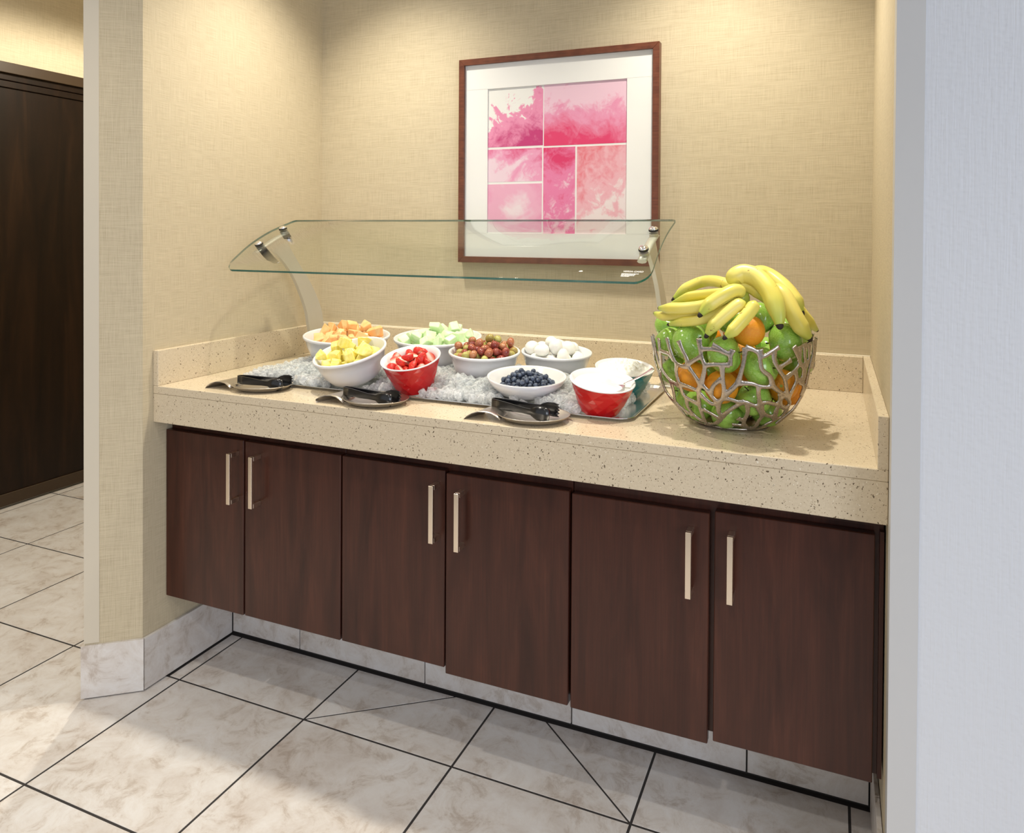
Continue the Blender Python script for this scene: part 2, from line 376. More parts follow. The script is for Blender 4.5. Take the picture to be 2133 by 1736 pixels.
# --- walls
def wallobj(name, poly, z0, z1, mats, label, fn=None):
    b = prism(poly, z0, z1)
    bmesh.ops.recalc_face_normals(b, faces=b.faces)
    if fn:
        for f in b.faces: f.material_index = fn(f)
    o = obj(name, b, mats); return tag(o, label, 'wall', kind='structure')
wallobj('wall_back', [(-.02, D), (W + .02, D), (W + .02, D + .12), (-.02, D + .12)], -.02, CEIL, 'linen_wallpaper', 'beige linen wallpapered back wall of the niche')
CH0, CH1 = Vector((0, -.0347, 0)), Vector((-.116, -.128, 0))        # chamfered end of the left partition
wallobj('wall_left', [(0, CH0.y), (CH1.x, CH1.y), (CH1.x, 2.3), (0, 2.3)], -.02, CEIL, 'linen_wallpaper', 'beige linen wallpapered partition left of the counter with an angled end')
RY = -.085
wallobj('wall_right', [(W, D + .12), (W, RY), (3.4, RY), (3.4, D + .12)], -.02, CEIL, ('linen_wallpaper', 'leather_vinyl'), 'right wall of the niche with pale grey textured vinyl on its front', lambda f: 1 if f.normal.y < -.9 else 0)
HX = -1.835
wallobj('wall_hall', [(HX, -3), (HX, 2.4), (HX - .15, 2.4), (HX - .15, -3)], -.02, CEIL, 'linen_wallpaper', 'beige wallpapered hall wall above the dark wooden door')
wallobj('wall_end', [(HX - .1, 2.25), (CH1.x + .1, 2.25), (CH1.x + .1, 2.39), (HX - .1, 2.39)], -.02, CEIL, 'linen_wallpaper', 'beige wallpapered wall closing the far end of the hall')
ce = obj('ceiling', box(-2.6, 3.4, -4.2, 2.4, CEIL, CEIL + .05), 'ceiling_white'); tag(ce, 'plain white ceiling above the niche and hall', 'ceiling', kind='structure')
# corner guards
cdv = (CH1 - CH0).normalized(); cn = Vector((cdv.y, -cdv.x, 0)); cn = cn if cn.y < 0 else -cn
def plan(pts): return [(p.x, p.y) for p in pts]
a0 = CH1 + cn * .0015 - cdv * .037; a1 = CH1 + cn * .0015 + cdv * .002
tr = obj('trim_1', prism(plan([a0, a1, CH1 + cdv * .002 + Vector((0, .04, 0)), CH1 + Vector((.001, .04, 0)), CH1 - cdv * .001 , a0 - cn * .002]), .157, CEIL), 'guard_beige'); tag(tr, 'beige plastic corner guard on the angled partition end', 'trim', kind='structure')
tr = obj('trim_2', prism([(W - .0022, RY + .045), (W - .0022, RY - .0022), (W + .044, RY - .0022), (W + .044, RY + .001), (W + .001, RY + .001), (W + .001, RY + .045)], 0, CEIL), 'guard_grey'); tag(tr, 'grey plastic corner guard beside the pale vinyl wall', 'trim', kind='structure')
# wall tile skirting
bs = obj('baseboard_left', prism([(.001, KY + .05), (.001, CH0.y), (CH1.x, CH1.y - .001), (CH1.x, -.1), (-.05, 0), (-.05, KY + .05)], 0, .148), 'grout'); tag(bs, 'tile skirting at the foot of the left partition', 'baseboard', kind='structure')
off = cn * .010
c0 = Vector((.010, CH0.y - .004, 0)); e0 = Vector((CH1.x - .003, CH1.y - .0105, 0))
q0 = c0 + (e0 - c0).normalized() * .0012; 
tile([(.010, KY - .001), (.010, CH0.y - .002), (.0006, CH0.y + .002), (.0006, KY - .001)], 'base_tile', .005, .1526, bs, 'base_tile')
tile([(q0.x, q0.y), (e0.x, e0.y), (e0.x + .002, e0.y + .0095), (q0.x - .007, q0.y + .007)], 'base_tile', .004, .1526, bs, 'base_tile')
bk = obj('baseboard_back', box(.001, W - .001, KY + .009, KY + .02, 0, .235), 'grout'); tag(bk, 'tile toe kick under the dark cabinets', 'baseboard', kind='structure')
xs = [.0115] + [at(px, py, y=KY).x for px, py in ((624, 1350), (884.5, 1430), (1190, 1515), (1555, 1608))] + [W - .012]
for i in range(5):
    b = box(xs[i] + .002, xs[i + 1] - .002, KY, KY + .0095, .0095, .1526, .0006); obj('base_tile', b, 'base_tile', bk)
br = obj('baseboard_right', box(W - .002, W + .002, -.03, KY, 0, .148), 'grout'); tag(br, 'tile skirting at the foot of the right niche wall', 'baseboard', kind='structure')
obj('base_tile', box(W - .0105, W - .001, -.03, .13, .002, .1526, .001), 'base_tile', br)
obj('base_tile', box(W - .0105, W - .001, .134, KY - .001, .002, .1526, .001), 'base_tile', br)
# hall door
dr = empty('door_1', (HX, .95, 0)); tag(dr, 'tall dark stained wooden door in the hall', 'door', kind='structure')
ztop, zmid, zin = at(90, 150, x=HX).z, at(90, 171, x=HX).z, at(90, 198, x=HX).z
def hb(name, y0, y1, z0, z1, t, m): return obj(name, box(0, t, y0, y1, z0, z1, .002), m, dr)
hb('door_panel', -.9, .95, .07, zin, .020, 'hall_door_wood')
hb('door_header', -1.0, 1.05, zmid, ztop, .055, 'hall_frame'); hb('header_stop', -.95, 1.0, zin, (zin + zmid) / 2 - .001, .03, 'hall_door_wood'); hb('header_stop', -.95, 1.0, (zin + zmid) / 2 + .001, zmid, .036, 'hall_door_wood')
hb('bottom_rail', -.9, .95, .012, .07, .028, 'hall_frame')
hb('door_jamb', -1.0, -.9, 0, zmid, .05, 'hall_frame'); hb('door_jamb', .95, 1.05, 0, zmid, .05, 'hall_frame')

# ================================================================== COUNTER AND CABINETS
ct = empty('countertop', (0, 0, H)); tag(ct, 'speckled beige quartz countertop with upstand and deep front apron', 'countertop')
HS, TS, HA = .1031, .0201, .1065
obj('slab', box(.0006, W - .0006, 0, D, -.023, 0, .0015), 'quartz', ct)
obj('front_apron', box(.0006, W - .0006, .0007, .028, -HA, -.0235, .001), 'quartz', ct)
obj('back_upstand', box(TS, W - TS, D - TS, D, 0, HS, .0012), 'quartz', ct)
obj('side_upstand', box(.0004, TS - .0004, 0, D, 0, HS, .0012), 'quartz', ct)
obj('side_upstand', box(W - TS + .0004, W - .0004, 0, D, 0, HS, .0012), 'quartz', ct)
obj('caulk_bead', box(.0004, W - .0004, D - .004, D, HS - .001, HS + .003, .0008), 'caulk', ct)
DY = .044
bx = [at(346, 893, y=DY).x] + [at(px, py, y=DY).x for px, py in ((508.5, 1100), (710.5, 1140), (928, 1190), (1187, 1240), (1481, 1310))] + [at(1823, 1370, y=DY).x]
tops = [(345, 893, 508, 919), (509, 921, 709, 946), (712, 949, 928, 981), (931, 986, 1187, 1022), (1190, 1030, 1477, 1068), (1486, 1071, 1826, 1108)]
bots = [(345, 1240, 507, 1283), (510, 1285, 709, 1333), (712, 1336, 926, 1391), (929, 1407, 1184, 1464), (1190, 1475, 1474, 1552), (1484, 1553, 1820, 1625)]
cab_lab = ['espresso wood base cabinet against the left partition', 'espresso wood base cabinet between the other two cabinets', 'espresso wood base cabinet against the right niche wall']
hnd = [(475, 999, -1), (521, 1007, 1), (897, 1073, -1), (950, 1090, 1), (1433, 1179, -1), (1520, 1190, 1)]
ends = [0.002, (bx[2]), (bx[4]), W - .002]
for u in range(3):
    cb = empty('base_cabinet', ((ends[u] + ends[u + 1]) / 2, DY, .2387)); tag(cb, cab_lab[u], 'cabinet', 'dark wood base cabinets')
    ox, oz = cb.location.x, cb.location.z
    x0, x1 = ends[u] + .001 - ox, ends[u + 1] - .001 - ox
    obj('carcass', box(x0, x1, .022, .58, .004, H - .024 - oz, .001), 'walnut_veneer', cb)
    if u == 2: obj('filler_strip', box(bx[6] + .006 - ox, x1, .010, .0225, .004, .5, .0005), 'walnut_veneer', cb)
    for k in (0, 1):
        d_ = 2 * u + k; a, b = bx[d_] + .0028, bx[d_ + 1] - .0028
        if d_ in (4,): b -= .003
        if d_ in (5,): a += .003
        zt = (at(tops[d_][0], tops[d_][1], y=DY).z + at(tops[d_][2], tops[d_][3], y=DY).z) / 2
        zb = (at(bots[d_][0], bots[d_][1], y=DY).z + at(bots[d_][2], bots[d_][3], y=DY).z) / 2
        if d_ == 0: a = .003
        yo = -.004 if d_ == 3 else 0
        dn = obj('door', box(a - ox, b - ox, yo, .0205, zb - oz, zt - oz, .0016), 'walnut_veneer', cb)
        hx, hy, _ = hnd[d_]; hp = at(hx, hy, y=DY - .036); L = .1425
        hbm = bmesh.new(); X, Z = hp.x - ox, hp.z - oz
        box(X - .0062, X + .0062, -.038, -.030, Z - L / 2, Z + L / 2, .0008, hbm)
        for s_ in (-1, 1): box(X - .0062, X + .0062, -.0305, .0002, Z + s_ * (L / 2 - .006) - .006, Z + s_ * (L / 2 - .006) + .006, .0006, hbm)
        ho = obj('handle', hbm, 'nickel_champagne', dn)

# ================================================================== PICTURE
pc = empty('framed_picture', (.9652, D, 1.228)); tag(pc, 'pink watercolour print in a reddish wood frame on the back wall', 'picture')
PX0, PX1, PZ0, PZ1 = .6105 - .9652, 1.3199 - .9652, 0, 1.938 - 1.228
FWD = .021
def rail(name, pts):
    b = bmesh.new(); y0, y1 = -.031, -.0005
    lo = [b.verts.new((x, y0, z)) for x, z in pts]; hi = [b.verts.new((x, y1, z)) for x, z in pts]
    b.faces.new(lo); b.faces.new(hi[::-1])
    for i in range(4): b.faces.new((lo[i], hi[i], hi[(i + 1) % 4], lo[(i + 1) % 4]))
    bmesh.ops.bevel(b, geom=list(b.edges), offset=.0008, segments=1, affect='EDGES'); return obj(name, b, 'frame_wood', pc)
i0, i1, j0, j1 = PX0 + FWD, PX1 - FWD, PZ0 + FWD, PZ1 - FWD
rail('frame_rail', [(PX0, PZ0), (PX1, PZ0), (i1, j0), (i0, j0)]); rail('frame_rail', [(PX1, PZ0), (PX1, PZ1), (i1, j1), (i1, j0)])
rail('frame_rail', [(PX1, PZ1), (PX0, PZ1), (i0, j1), (i1, j1)]); rail('frame_rail', [(PX0, PZ1), (PX0, PZ0), (i0, j0), (i0, j1)])
ax0, ax1, az0, az1 = .7178 - .9652, 1.214 - .9652, 1.330 - 1.228, 1.8315 - 1.228
b = bmesh.new()
for (x0, x1, z0, z1) in ((i0, i1, az1, j1), (i0, i1, j0, az0), (i0, ax0, az0, az1), (ax1, i1, az0, az1)): box(x0 - .0002, x1 + .0002, -.020, -.016, z0 - .0002, z1 + .0002, 0, b)
obj('mat_board', b, 'mat_board', pc)
ar = obj('print', box(ax0 - .01, ax1 + .01, -.0155, -.012, az0 - .01, az1 + .01), 'art_paper', pc)
def panel(x0, x1, z0, z1, m):
    x0, x1, z0, z1 = x0 - .9652, x1 - .9652, z0 - 1.228, z1 - 1.228; cx, cz = (x0 + x1) / 2, (z0 + z1) / 2
    o = obj('colour_panel', box(x0 - cx, x1 - cx, -.0002, .0002, z0 - cz, z1 - cz), m, ar, loc=(cx, -.0157, cz))
panel(.7182, .9232, 1.6285, 1.831, 'wash_magenta_cloud'); panel(.9268, 1.2138, 1.6255, 1.831, 'wash_wide_pink')
panel(.7182, .9205, 1.508, 1.6205, 'wash_soft_pink'); panel(.7182, .9205, 1.3345, 1.500, 'wash_pale_rose')
panel(.9255, 1.0385, 1.3305, 1.6195, 'wash_crimson'); panel(1.0445, 1.2135, 1.3295, 1.6185, 'wash_coral')
obj('glazing', box(i0, i1, -.0275, -.0255, j0, j1), 'picture_glass', pc)

# ================================================================== SNEEZE GUARD
sg = empty('sneeze_guard', (.74, .6, H)); tag(sg, 'curved clear glass sneeze guard on two aluminium posts', 'sneeze guard')
SO = Vector((.74, .6, H))
prof = [(.208, 1.211), (.262, 1.249), (.33, 1.292), (.42, 1.333), (.545, 1.373)]
pc_ = catmull([Vector((0, y, z)) for y, z in prof], 8)
def pz(y):
    for a, b in zip(pc_, pc_[1:]):
        if y <= b.y: break
    return a.z + (b.z - a.z) * (y - a.y) / (b.y - a.y)
GXA, GXB, GYA, GYB = .058, 1.416, .208, .545
def rrect(x0, x1, y0, y1, rf, rb, k=8):
    P = []
    for cx, cy, a, r in ((x0 + rf, y0 + rf, PI, rf), (x1 - rf, y0 + rf, 1.5 * PI, rf), (x1 - rb, y1 - rb, 0, rb), (x0 + rb, y1 - rb, .5 * PI, rb)):
        P += [(cx + r * math.cos(a + t * PI / 2 / k), cy + r * math.sin(a + t * PI / 2 / k)) for t in range(k + 1)]
    return P
def glass_sheet():
    b = bmesh.new(); ny = 30; T = .0065
    out = rrect(GXA, GXB, GYA, GYB, .042, .014, 10)
    def xr(y):  # extent in x at depth y
        xsn = []
        for i in range(len(out)):
            (xa, ya), (xb, yb) = out[i], out[(i + 1) % len(out)]
            if (ya - y) * (yb - y) <= 0 and ya != yb: xsn.append(xa + (xb - xa) * (y - ya) / (yb - ya))
        return min(xsn), max(xsn)
    ys = sorted(set([GYA + .0004, GYA + .002, GYA + .006, GYA + .012, GYA + .02, GYA + .03, GYA + .042] + [GYA + .042 + (GYB - .014 - GYA - .042) * i / 18 for i in range(19)] + [GYB - .014 * (1 - i / 5) - .0004 for i in range(6)]))
    rows = []
    for y in ys:
        xa, xb = xr(y); z = pz(y); s = (pz(min(y + .002, GYB)) - pz(max(y - .002, GYA))) / .004 if GYA + .002 < y < GYB - .002 else .5
        nrm = Vector((0, -s, 1)).normalized()
        rows.append([(b.verts.new(Vector((xa + (xb - xa) * t, y, z)) - SO), b.verts.new(Vector((xa + (xb - xa) * t, y, z)) - nrm * T - SO)) for t in (0, .25, .5, .75, 1)])
    def q(vs, mi): f = b.faces.new(vs); f.material_index = mi; f.smooth = mi == 0
    for r0, r1 in zip(rows, rows[1:]):
        for i in range(4):
            q((r0[i][0], r0[i + 1][0], r1[i + 1][0], r1[i][0]), 0); q((r0[i][1], r1[i][1], r1[i + 1][1], r0[i + 1][1]), 0)
        q((r0[0][0], r1[0][0], r1[0][1], r0[0][1]), 1); q((r0[4][0], r0[4][1], r1[4][1], r1[4][0]), 1)
    for r in (rows[0], rows[-1]):
        for i in range(4): q((r[i][0], r[i][1], r[i + 1][1], r[i + 1][0]), 1)
    return b
gp = obj('glass_panel', glass_sheet(), ('guard_glass', 'glass_edge_green'), sg)
# printed maker's mark
def text(name, s, size, p, m, parent):
    cu = bpy.data.curves.new(name, 'FONT'); cu.body = s; cu.size = size; cu.extrude = 0; cu.align_x = 'LEFT'; cu.shear = .2
    t = bpy.data.objects.new(name, cu); COL.objects.link(t)
    dg = bpy.context.evaluated_depsgraph_get(); me = bpy.data.meshes.new_from_object(t.evaluated_get(dg)); bpy.data.objects.remove(t)
    o = bpy.data.objects.new(name, me); COL.objects.link(o); o.parent = parent; me.materials.clear(); me.materials.append(MATS[m])
    y = p[1]; s_ = (pz(y + .01) - pz(y - .01)) / .02
    o.location = Vector((p[0], y, pz(y) + .0006)) - SO; o.rotation_euler = (math.atan(s_), 0, 0); return o
text('printed_lettering', 'VERSA-GARD', .0088, (1.3425, .2385), 'guard_print', gp)
b = bmesh.new(); tr_ = random.Random(3)
for k in range(4):
    x = 0; y0 = -k * .0036
    while x < (.040, .034, .030, .022)[k]:
        L_ = tr_.uniform(.0012, .004); box(x, x + L_, y0, y0 + .0019, 0, .0002, 0, b); x += L_ + .0009
o = obj('printed_fine_lines', b, 'guard_print', gp); o.location = Vector((1.341, .2325, pz(.2325) + .0006)) - SO; o.rotation_euler = (math.atan((pz(.25) - pz(.23)) / .02), 0, 0)
def plate_post(x, name='post'):
    fr = [(.36, 1.2826), (.423, 1.238), (.483, 1.1765), (.526, 1.108), (.5545, 1.048), (.566, 1.0), (.580, .94), (.594, H + .006)]
    bk_ = [(.432, 1.318), (.497, 1.238), (.562, 1.165), (.606, 1.105), (.636, 1.048), (.649, .995), (.662, .94), (.672, H + .006)]
    A = catmull([Vector((0, y, z)) for y, z in fr], 5); B = catmull([Vector((0, y, z)) for y, z in bk_], 5)
    b = bmesh.new(); t = .006
    rows = [[b.verts.new(Vector((x + sx, p.y, p.z)) - SO) for sx in (-t, t) for p in (a, c)] for a, c in zip(A, B)]
    for r0, r1 in zip(rows, rows[1:]):
        for i, j in ((0, 1), (1, 3), (3, 2), (2, 0)): b.faces.new((r0[i], r0[j], r1[j], r1[i]))
    for r in (rows[0], rows[-1]): b.faces.new((r[0], r[1], r[3], r[2]))
    return obj(name, b, 'satin_aluminium', sg)
for x in (.10, 1.375):
    po = plate_post(x)
    obj('base_plate', box(x - .02 - SO.x, x + .02 - SO.x, .588 - SO.y, .682 - SO.y, 0, .007, .001), 'satin_aluminium', sg)
    # bar under the glass that carries the two clamps
    ya, yb = .305, .455
    bar = [Vector((x, ya + (yb - ya) * i / 8, pz(ya + (yb - ya) * i / 8) - .0195)) - SO for i in range(9)]
    obj('clamp_bar', sweep(bar, [(.013, .006)] * 9, 8, flat=Vector((0, -.5, 1))), 'satin_aluminium', sg)
    for y in (.323, .437):
        s_ = (pz(y + .01) - pz(y - .01)) / .02; q = Vector((0, -s_, 1)).to_track_quat('Z', 'Y').to_matrix().to_4x4()
        kn = obj('clamp', lathe([(0, -.0165), (.0125, -.0165), (.0125, -.0066), (0, -.0066)], 24), 'satin_aluminium', sg)
        kn.matrix_basis = Matrix.Translation(Vector((x, y, pz(y))) - SO) @ q
        w_ = obj('washer', lathe([(0, -.0002), (.0135, -.0002), (.0135, .004), (0, .004)], 24), 'black_rubber', kn)
        obj('knob', lathe([(0, .004), (.0125, .004), (.0125, .0065), (.0105, .009), (.006, .0112), (0, .012)], 24), 'chrome', kn, True)

# ================================================================== TRAY
TX0, TX1, TY0, TY1 = .176, 1.392, .141, .583
ty = empty('steel_tray', ((TX0 + TX1) / 2, (TY0 + TY1) / 2, H)); tag(ty, 'long shallow stainless steel tray holding ice on the counter', 'tray')
def loop_pan(rings, bm):
    vs = [[bm.verts.new((x, y, z)) for x, y in rrect(-(hx), hx, -(hy), hy, r, r, 6)] for hx, hy, r, z in rings]
    for A, B in zip(vs, vs[1:]):
        for i in range(len(A)): bm.faces.new((A[i], A[(i + 1) % len(A)], B[(i + 1) % len(A)], B[i]))
    return vs
hx, hy = (TX1 - TX0) / 2, (TY1 - TY0) / 2
b = bmesh.new(); vs = loop_pan([(hx - .014, hy - .014, .03, .0010), (hx - .006, hy - .006, .036, .0085), (hx - .003, hy - .003, .039, .0098), (hx, hy, .042, .0098), (hx + .0005, hy + .0005, .042, .0082), (hx - .001, hy - .001, .041, .0072), (hx - .006, hy - .006, .036, .0065), (hx - .0155, hy - .0155, .03, .0001)], b)
b.faces.new(vs[0]); b.faces.new(vs[-1][::-1])
obj('pan', b, 'steel_tray', ty)

# ================================================================== BOWLS
RTH = Vector((RT.x, RT.y, 0)).normalized(); TOW = -Vector((FW.x, FW.y, 0)).normalized()
def tilt_q(t, roll):
    nrm = (Vector((0, 0, 1)) + TOW * math.tan(math.radians(t)) + RTH * math.tan(math.radians(roll))).normalized()
    return Vector((0, 0, 1)).rotation_difference(nrm), nrm
BOWLS = {}; OUT = {}
def prof_fn(P):
    def f(z):
        if z <= P[0][1]: return P[0][0]
        for (r0, z0), (r1, z1) in zip(P, P[1:]):
            if z <= z1: return r0 + (r1 - r0) * (z - z0) / max(z1 - z0, 1e-6)
        return P[-1][0]
    return f
def white_bowl(key, label, R, h, ctr, yb, t, roll, shallow=False, foot=.45):
    q, nrm = tilt_q(t, roll); rc = at(*ctr, y=yb + nrm.y * h); base = rc - nrm * h
    e = empty('serving_bowl', base, q); tag(e, label, 'bowl', 'white serving bowls on the ice')
    f = R * foot
    if shallow: outer = [(0, 0), (f, 0), (f + .006, .004), (R * .72, h * .30), (R * .90, h * .66), (R, h)]
    else: outer = [(0, 0), (f, 0), (f + .006, .003), (R * .66, h * .14), (R * .80, h * .36), (R * .90, h * .66), (R * .955, h * .90), (R * .985, h * .905), (R, h * .93), (R, h * .985)]
    T = .006
    inner = [(R - .004, h), (R - T - .001, h - .003)] + [(max(r - T, 0.001), z + (.004 if z < h * .4 else 0)) for r, z in reversed(outer[2:-1]) if z < h * .9] + [(f, .008), (0, .007)]
    obj('bowl_body', lathe(outer + inner, 64), 'white_ceramic', e, True)
    inn = sorted([(r, z) for r, z in inner if r > .001], key=lambda a: a[1])
    BOWLS[key] = (e, base, q, inn, h, R); OUT[key] = prof_fn(outer[1:]); return e
def facet_bowl(key, label, R, h, ctr, yb, t, roll, m, cat_group):
    q, nrm = tilt_q(t, roll); rc = at(*ctr, y=yb + nrm.y * h); base = rc - nrm * h
    e = empty('faceted_bowl', base, q); tag(e, label, 'bowl', cat_group)
    f = R * .60; b = bmesh.new(); seg = 16; rows = 6; rings = [[b.verts.new((0, 0, 0))]]
    for i in range(rows + 1):
        tt = i / rows; rr = f + (R * .985 - f) * (tt ** .9); ph = .5 * (i % 2)
        am = 0 if i in (0, rows) else .016
        rings.append([b.verts.new((rr * (1 + am * (-1) ** k) * math.cos(2 * PI * (k + ph) / seg), rr * (1 + am * (-1) ** k) * math.sin(2 * PI * (k + ph) / seg), h * .97 * tt)) for k in range(seg)])
    for k in range(seg): b.faces.new((rings[0][0], rings[1][(k + 1) % seg], rings[1][k]))
    for i in range(1, rows + 1):
        A, B = rings[i], rings[i + 1]; odd = (i - 1) % 2
        for k in range(seg):
            if not odd: b.faces.new((A[k], A[(k + 1) % seg], B[k])); b.faces.new((A[(k + 1) % seg], B[(k + 1) % seg], B[k]))
            else: b.faces.new((A[k], A[(k + 1) % seg], B[(k + 1) % seg])); b.faces.new((A[k], B[(k + 1) % seg], B[k]))
    obj('outer_shell', b, m, e)
    il = [(R * .97, h * .955), (R, h * .965), (R, h * .99), (R - .0015, h), (R - .005, h - .001)] + [(f + (R - .006 - f) * (z / h) ** .9 - .004, z) for z in (h * .8, h * .5, h * .25)] + [(f - .008, .007), (0, .006)]
    obj('white_liner', lathe(il, 64), 'white_ceramic', e, True)
    inn = sorted([(r, z) for r, z in il[4:] if r > .001], key=lambda a: a[1])
    BOWLS[key] = (e, base, q, inn, h, R); OUT[key] = (lambda z: f * 1.02 + (R * 1.005 - f) * max(0, min(1, z / h)) ** .9); return e
white_bowl('cant', 'large white bowl of orange cantaloupe chunks', .138, .108, (723, 696), .42, 4, 1)
white_bowl('honey', 'large white bowl of pale green honeydew chunks', .140, .108, (912, 700), .505, 4, -1)
white_bowl('pine', 'white bowl of yellow pineapple chunks tilted in the ice', .106, .092, (728, 731), .212, 13, -11)
white_bowl('grape', 'white bowl of red and green grapes', .1045, .094, (1009, 730), .38, 5, 0)
white_bowl('egg', 'white bowl of peeled boiled eggs', .1055, .090, (1159.5, 731), .495, 4, 1)
white_bowl('blue', 'wide shallow white bowl of blueberries', .107, .058, (1097.5, 783), .258, 5, 0, True, .36)
facet_bowl('straw', 'red faceted bowl of cut strawberries', .0835, .092, (855, 744), .212, 15, -7, 'red_melamine', 'red faceted bowls')
facet_bowl('yog', 'red faceted bowl of white yogurt', .082, .080, (1255, 791), .204, 11, 4, 'red_melamine', 'red faceted bowls')
facet_bowl('teal', 'teal faceted bowl of cottage cheese', .0815, .076, (1301, 764), .425, 8, 2, 'teal_melamine', None)

def settle(n, r, inn, z0, seed, it=260, jit=.12, rmax=None):
    R_ = random.Random(seed); f = prof_fn(inn); top = inn[-1][0] - r; P = []; zl = z0 + r
    rad = [r * R_.uniform(1 - jit, 1 + jit) for _ in range(n)]
    for i in range(n):
        a = R_.uniform(0, 2 * PI); q = math.sqrt(R_.random()) * (rmax or top) * .85
        P.append(Vector((q * math.cos(a), q * math.sin(a), zl + (i / n) * inn[-1][1] * 1.3)))
    for s in range(it):
        g = .0022 * (1 - s / it) + .0002
        for p in P: p.z -= g; p.x *= .9985; p.y *= .9985
        for _ in range(2):
            for i in range(n):
                pi = P[i]
                for j in range(i):
                    dx = pi.x - P[j].x; dy = pi.y - P[j].y; dz = pi.z - P[j].z; m = rad[i] + rad[j]
                    if abs(dx) < m and abs(dy) < m and abs(dz) < m:
                        L = math.sqrt(dx * dx + dy * dy + dz * dz)
                        if 1e-9 < L < m:
                            k = .5 * (m - L) / L; pi.x += dx * k; pi.y += dy * k; pi.z += dz * k; P[j].x -= dx * k; P[j].y -= dy * k; P[j].z -= dz * k
            for i in range(n):
                p = P[i]; p.z = max(p.z, z0 + rad[i]); rr = math.hypot(p.x, p.y)
                lim = max(f(p.z) - rad[i] * 1.08, .002) if p.z < inn[-1][1] else max(inn[-1][0] - rad[i] * .9, .002)
                if rr > lim: p.x *= lim / rr; p.y *= lim / rr
    return P, rad
def chunk_mesh(name, m, size, seed, flat=.75, bev=.0016):
    R_ = random.Random(seed); pts = []
    tap = R_.uniform(.45, .95)
    for x in (-1, 1):
        for y in (-1, 1):
            for z in (-1, 1):
                k = tap if z > 0 else 1
                pts.append(Vector((x * k * R_.uniform(.62, 1.15), y * k * R_.uniform(.6, 1.15), z * flat * R_.uniform(.6, 1.25))) * size)
    return mesh_of(name, hull(pts, bev), [m])
def fill(key, name, label, cat, group, n, r, meshes, seed, z0=.008, scale=1.0, rmax=None, it=200, sep=0):
    e, base, q, inn, h, R = BOWLS[key]; P, rad = settle(n, r, inn, z0, seed, it, rmax=rmax); R_ = random.Random(seed + 1)
    M = Matrix.Translation(base) @ q.to_matrix().to_4x4()
    fi = prof_fn(inn); ztop = inn[-1][1]; items = []
    for p, ra in zip(P, rad):
        me = R_.choice(meshes); A = rand_rot(R_) @ Matrix.Scale(scale * ra / r, 4); items.append([p.copy(), me, A, [A @ v.co for v in me.vertices]])
    for turn in range(sep + 1):
        if turn:                                            # keep neighbours apart as well (only for the few large pieces)
            for a in range(n):
                for b in range(a):
                    d = items[a][0] - items[b][0]; L = max(d.length, 1e-5); u = d / L
                    m = max(v.dot(-u) for v in items[a][3]) + max(v.dot(u) for v in items[b][3])
                    if L < m: items[a][0] += u * (m - L) * .5; items[b][0] -= u * (m - L) * .5
                    elif turn < sep * .7: pass
            if turn < sep * .7:
                for t in items: t[0].z -= .0006; t[0].x *= .996; t[0].y *= .996
        for t in items:
            p, V = t[0], t[3]
            for _ in range(12):
                worst = 0; push = None
                for v in V:
                    x, y, z = v.x + p.x, v.y + p.y, v.z + p.z; rr = math.hypot(x, y); ex = rr - fi(max(z, inn[0][1])) + .0003
                    if z < ztop and ex > worst: worst = ex; push = Vector((-x / rr, -y / rr, .35 if z < .03 else .1))
                    if z < inn[0][1] and inn[0][1] - z > worst: worst = inn[0][1] - z; push = Vector((0, 0, 1))
                if not push: break
                p += push * worst
    for p, me, A, V in items:
        o = share(name, me, None, M @ Matrix.Translation(p) @ A); tag(o, label, cat, group)
fill('cant', 'cantaloupe_chunk', 'orange cantaloupe chunk in the large white bowl', 'fruit', 'cantaloupe chunks', 70, .0200, [chunk_mesh('cantaloupe_chunk', 'cantaloupe_flesh', .0175, 10 + i) for i in range(5)], 1, z0=.022, scale=1.12)
fill('honey', 'honeydew_chunk', 'pale green honeydew chunk in the large white bowl', 'fruit', 'honeydew chunks', 65, .0205, [chunk_mesh('honeydew_chunk', 'honeydew_flesh', .018, 20 + i, .6) for i in range(5)], 2, z0=.020, scale=1.06)
fill('pine', 'pineapple_chunk', 'yellow pineapple chunk in the tilted white bowl', 'fruit', 'pineapple chunks', 38, .0190, [chunk_mesh('pineapple_chunk', 'pineapple_flesh', .0165, 30 + i, .7) for i in range(5)], 3, z0=.014, scale=1.14)
def berry_half(seed):
    R_ = random.Random(seed); L = R_.uniform(.024, .028); b = bmesh.new(); seg = 10
    pr = [(.0, -L * .5), (.0045, -L * .46), (.0088, -L * .25), (.0118, 0.02 * L), (.0122, L * .25), (.0098, L * .42), (.004, L * .48), (0, L * .47)]
    rows = [[b.verts.new((r * math.cos(PI * i / seg), r * math.sin(PI * i / seg) * .95, z)) for i in range(seg + 1)] for r, z in pr]
    for A, B in zip(rows, rows[1:]):
        for i in range(seg): f = b.faces.new((A[i], A[i + 1], B[i + 1], B[i])); f.smooth = True
    for A, B in zip(rows, rows[1:]): f = b.faces.new((A[0], B[0], B[-1], A[-1])); f.material_index = 1
    bmesh.ops.remove_doubles(b, verts=b.verts, dist=1e-6); bmesh.ops.dissolve_degenerate(b, edges=b.edges, dist=1e-6)
    bmesh.ops.translate(b, verts=b.verts, vec=(0, -.004, 0))
    return mesh_of('strawberry_piece', b, ['strawberry_skin', 'strawberry_cut'])
fill('straw', 'strawberry_piece', 'cut strawberry half in the red faceted bowl', 'fruit', 'strawberry pieces', 54, .0134, [berry_half(40 + i) for i in range(4)], 14, z0=.020, scale=1.32, it=320)
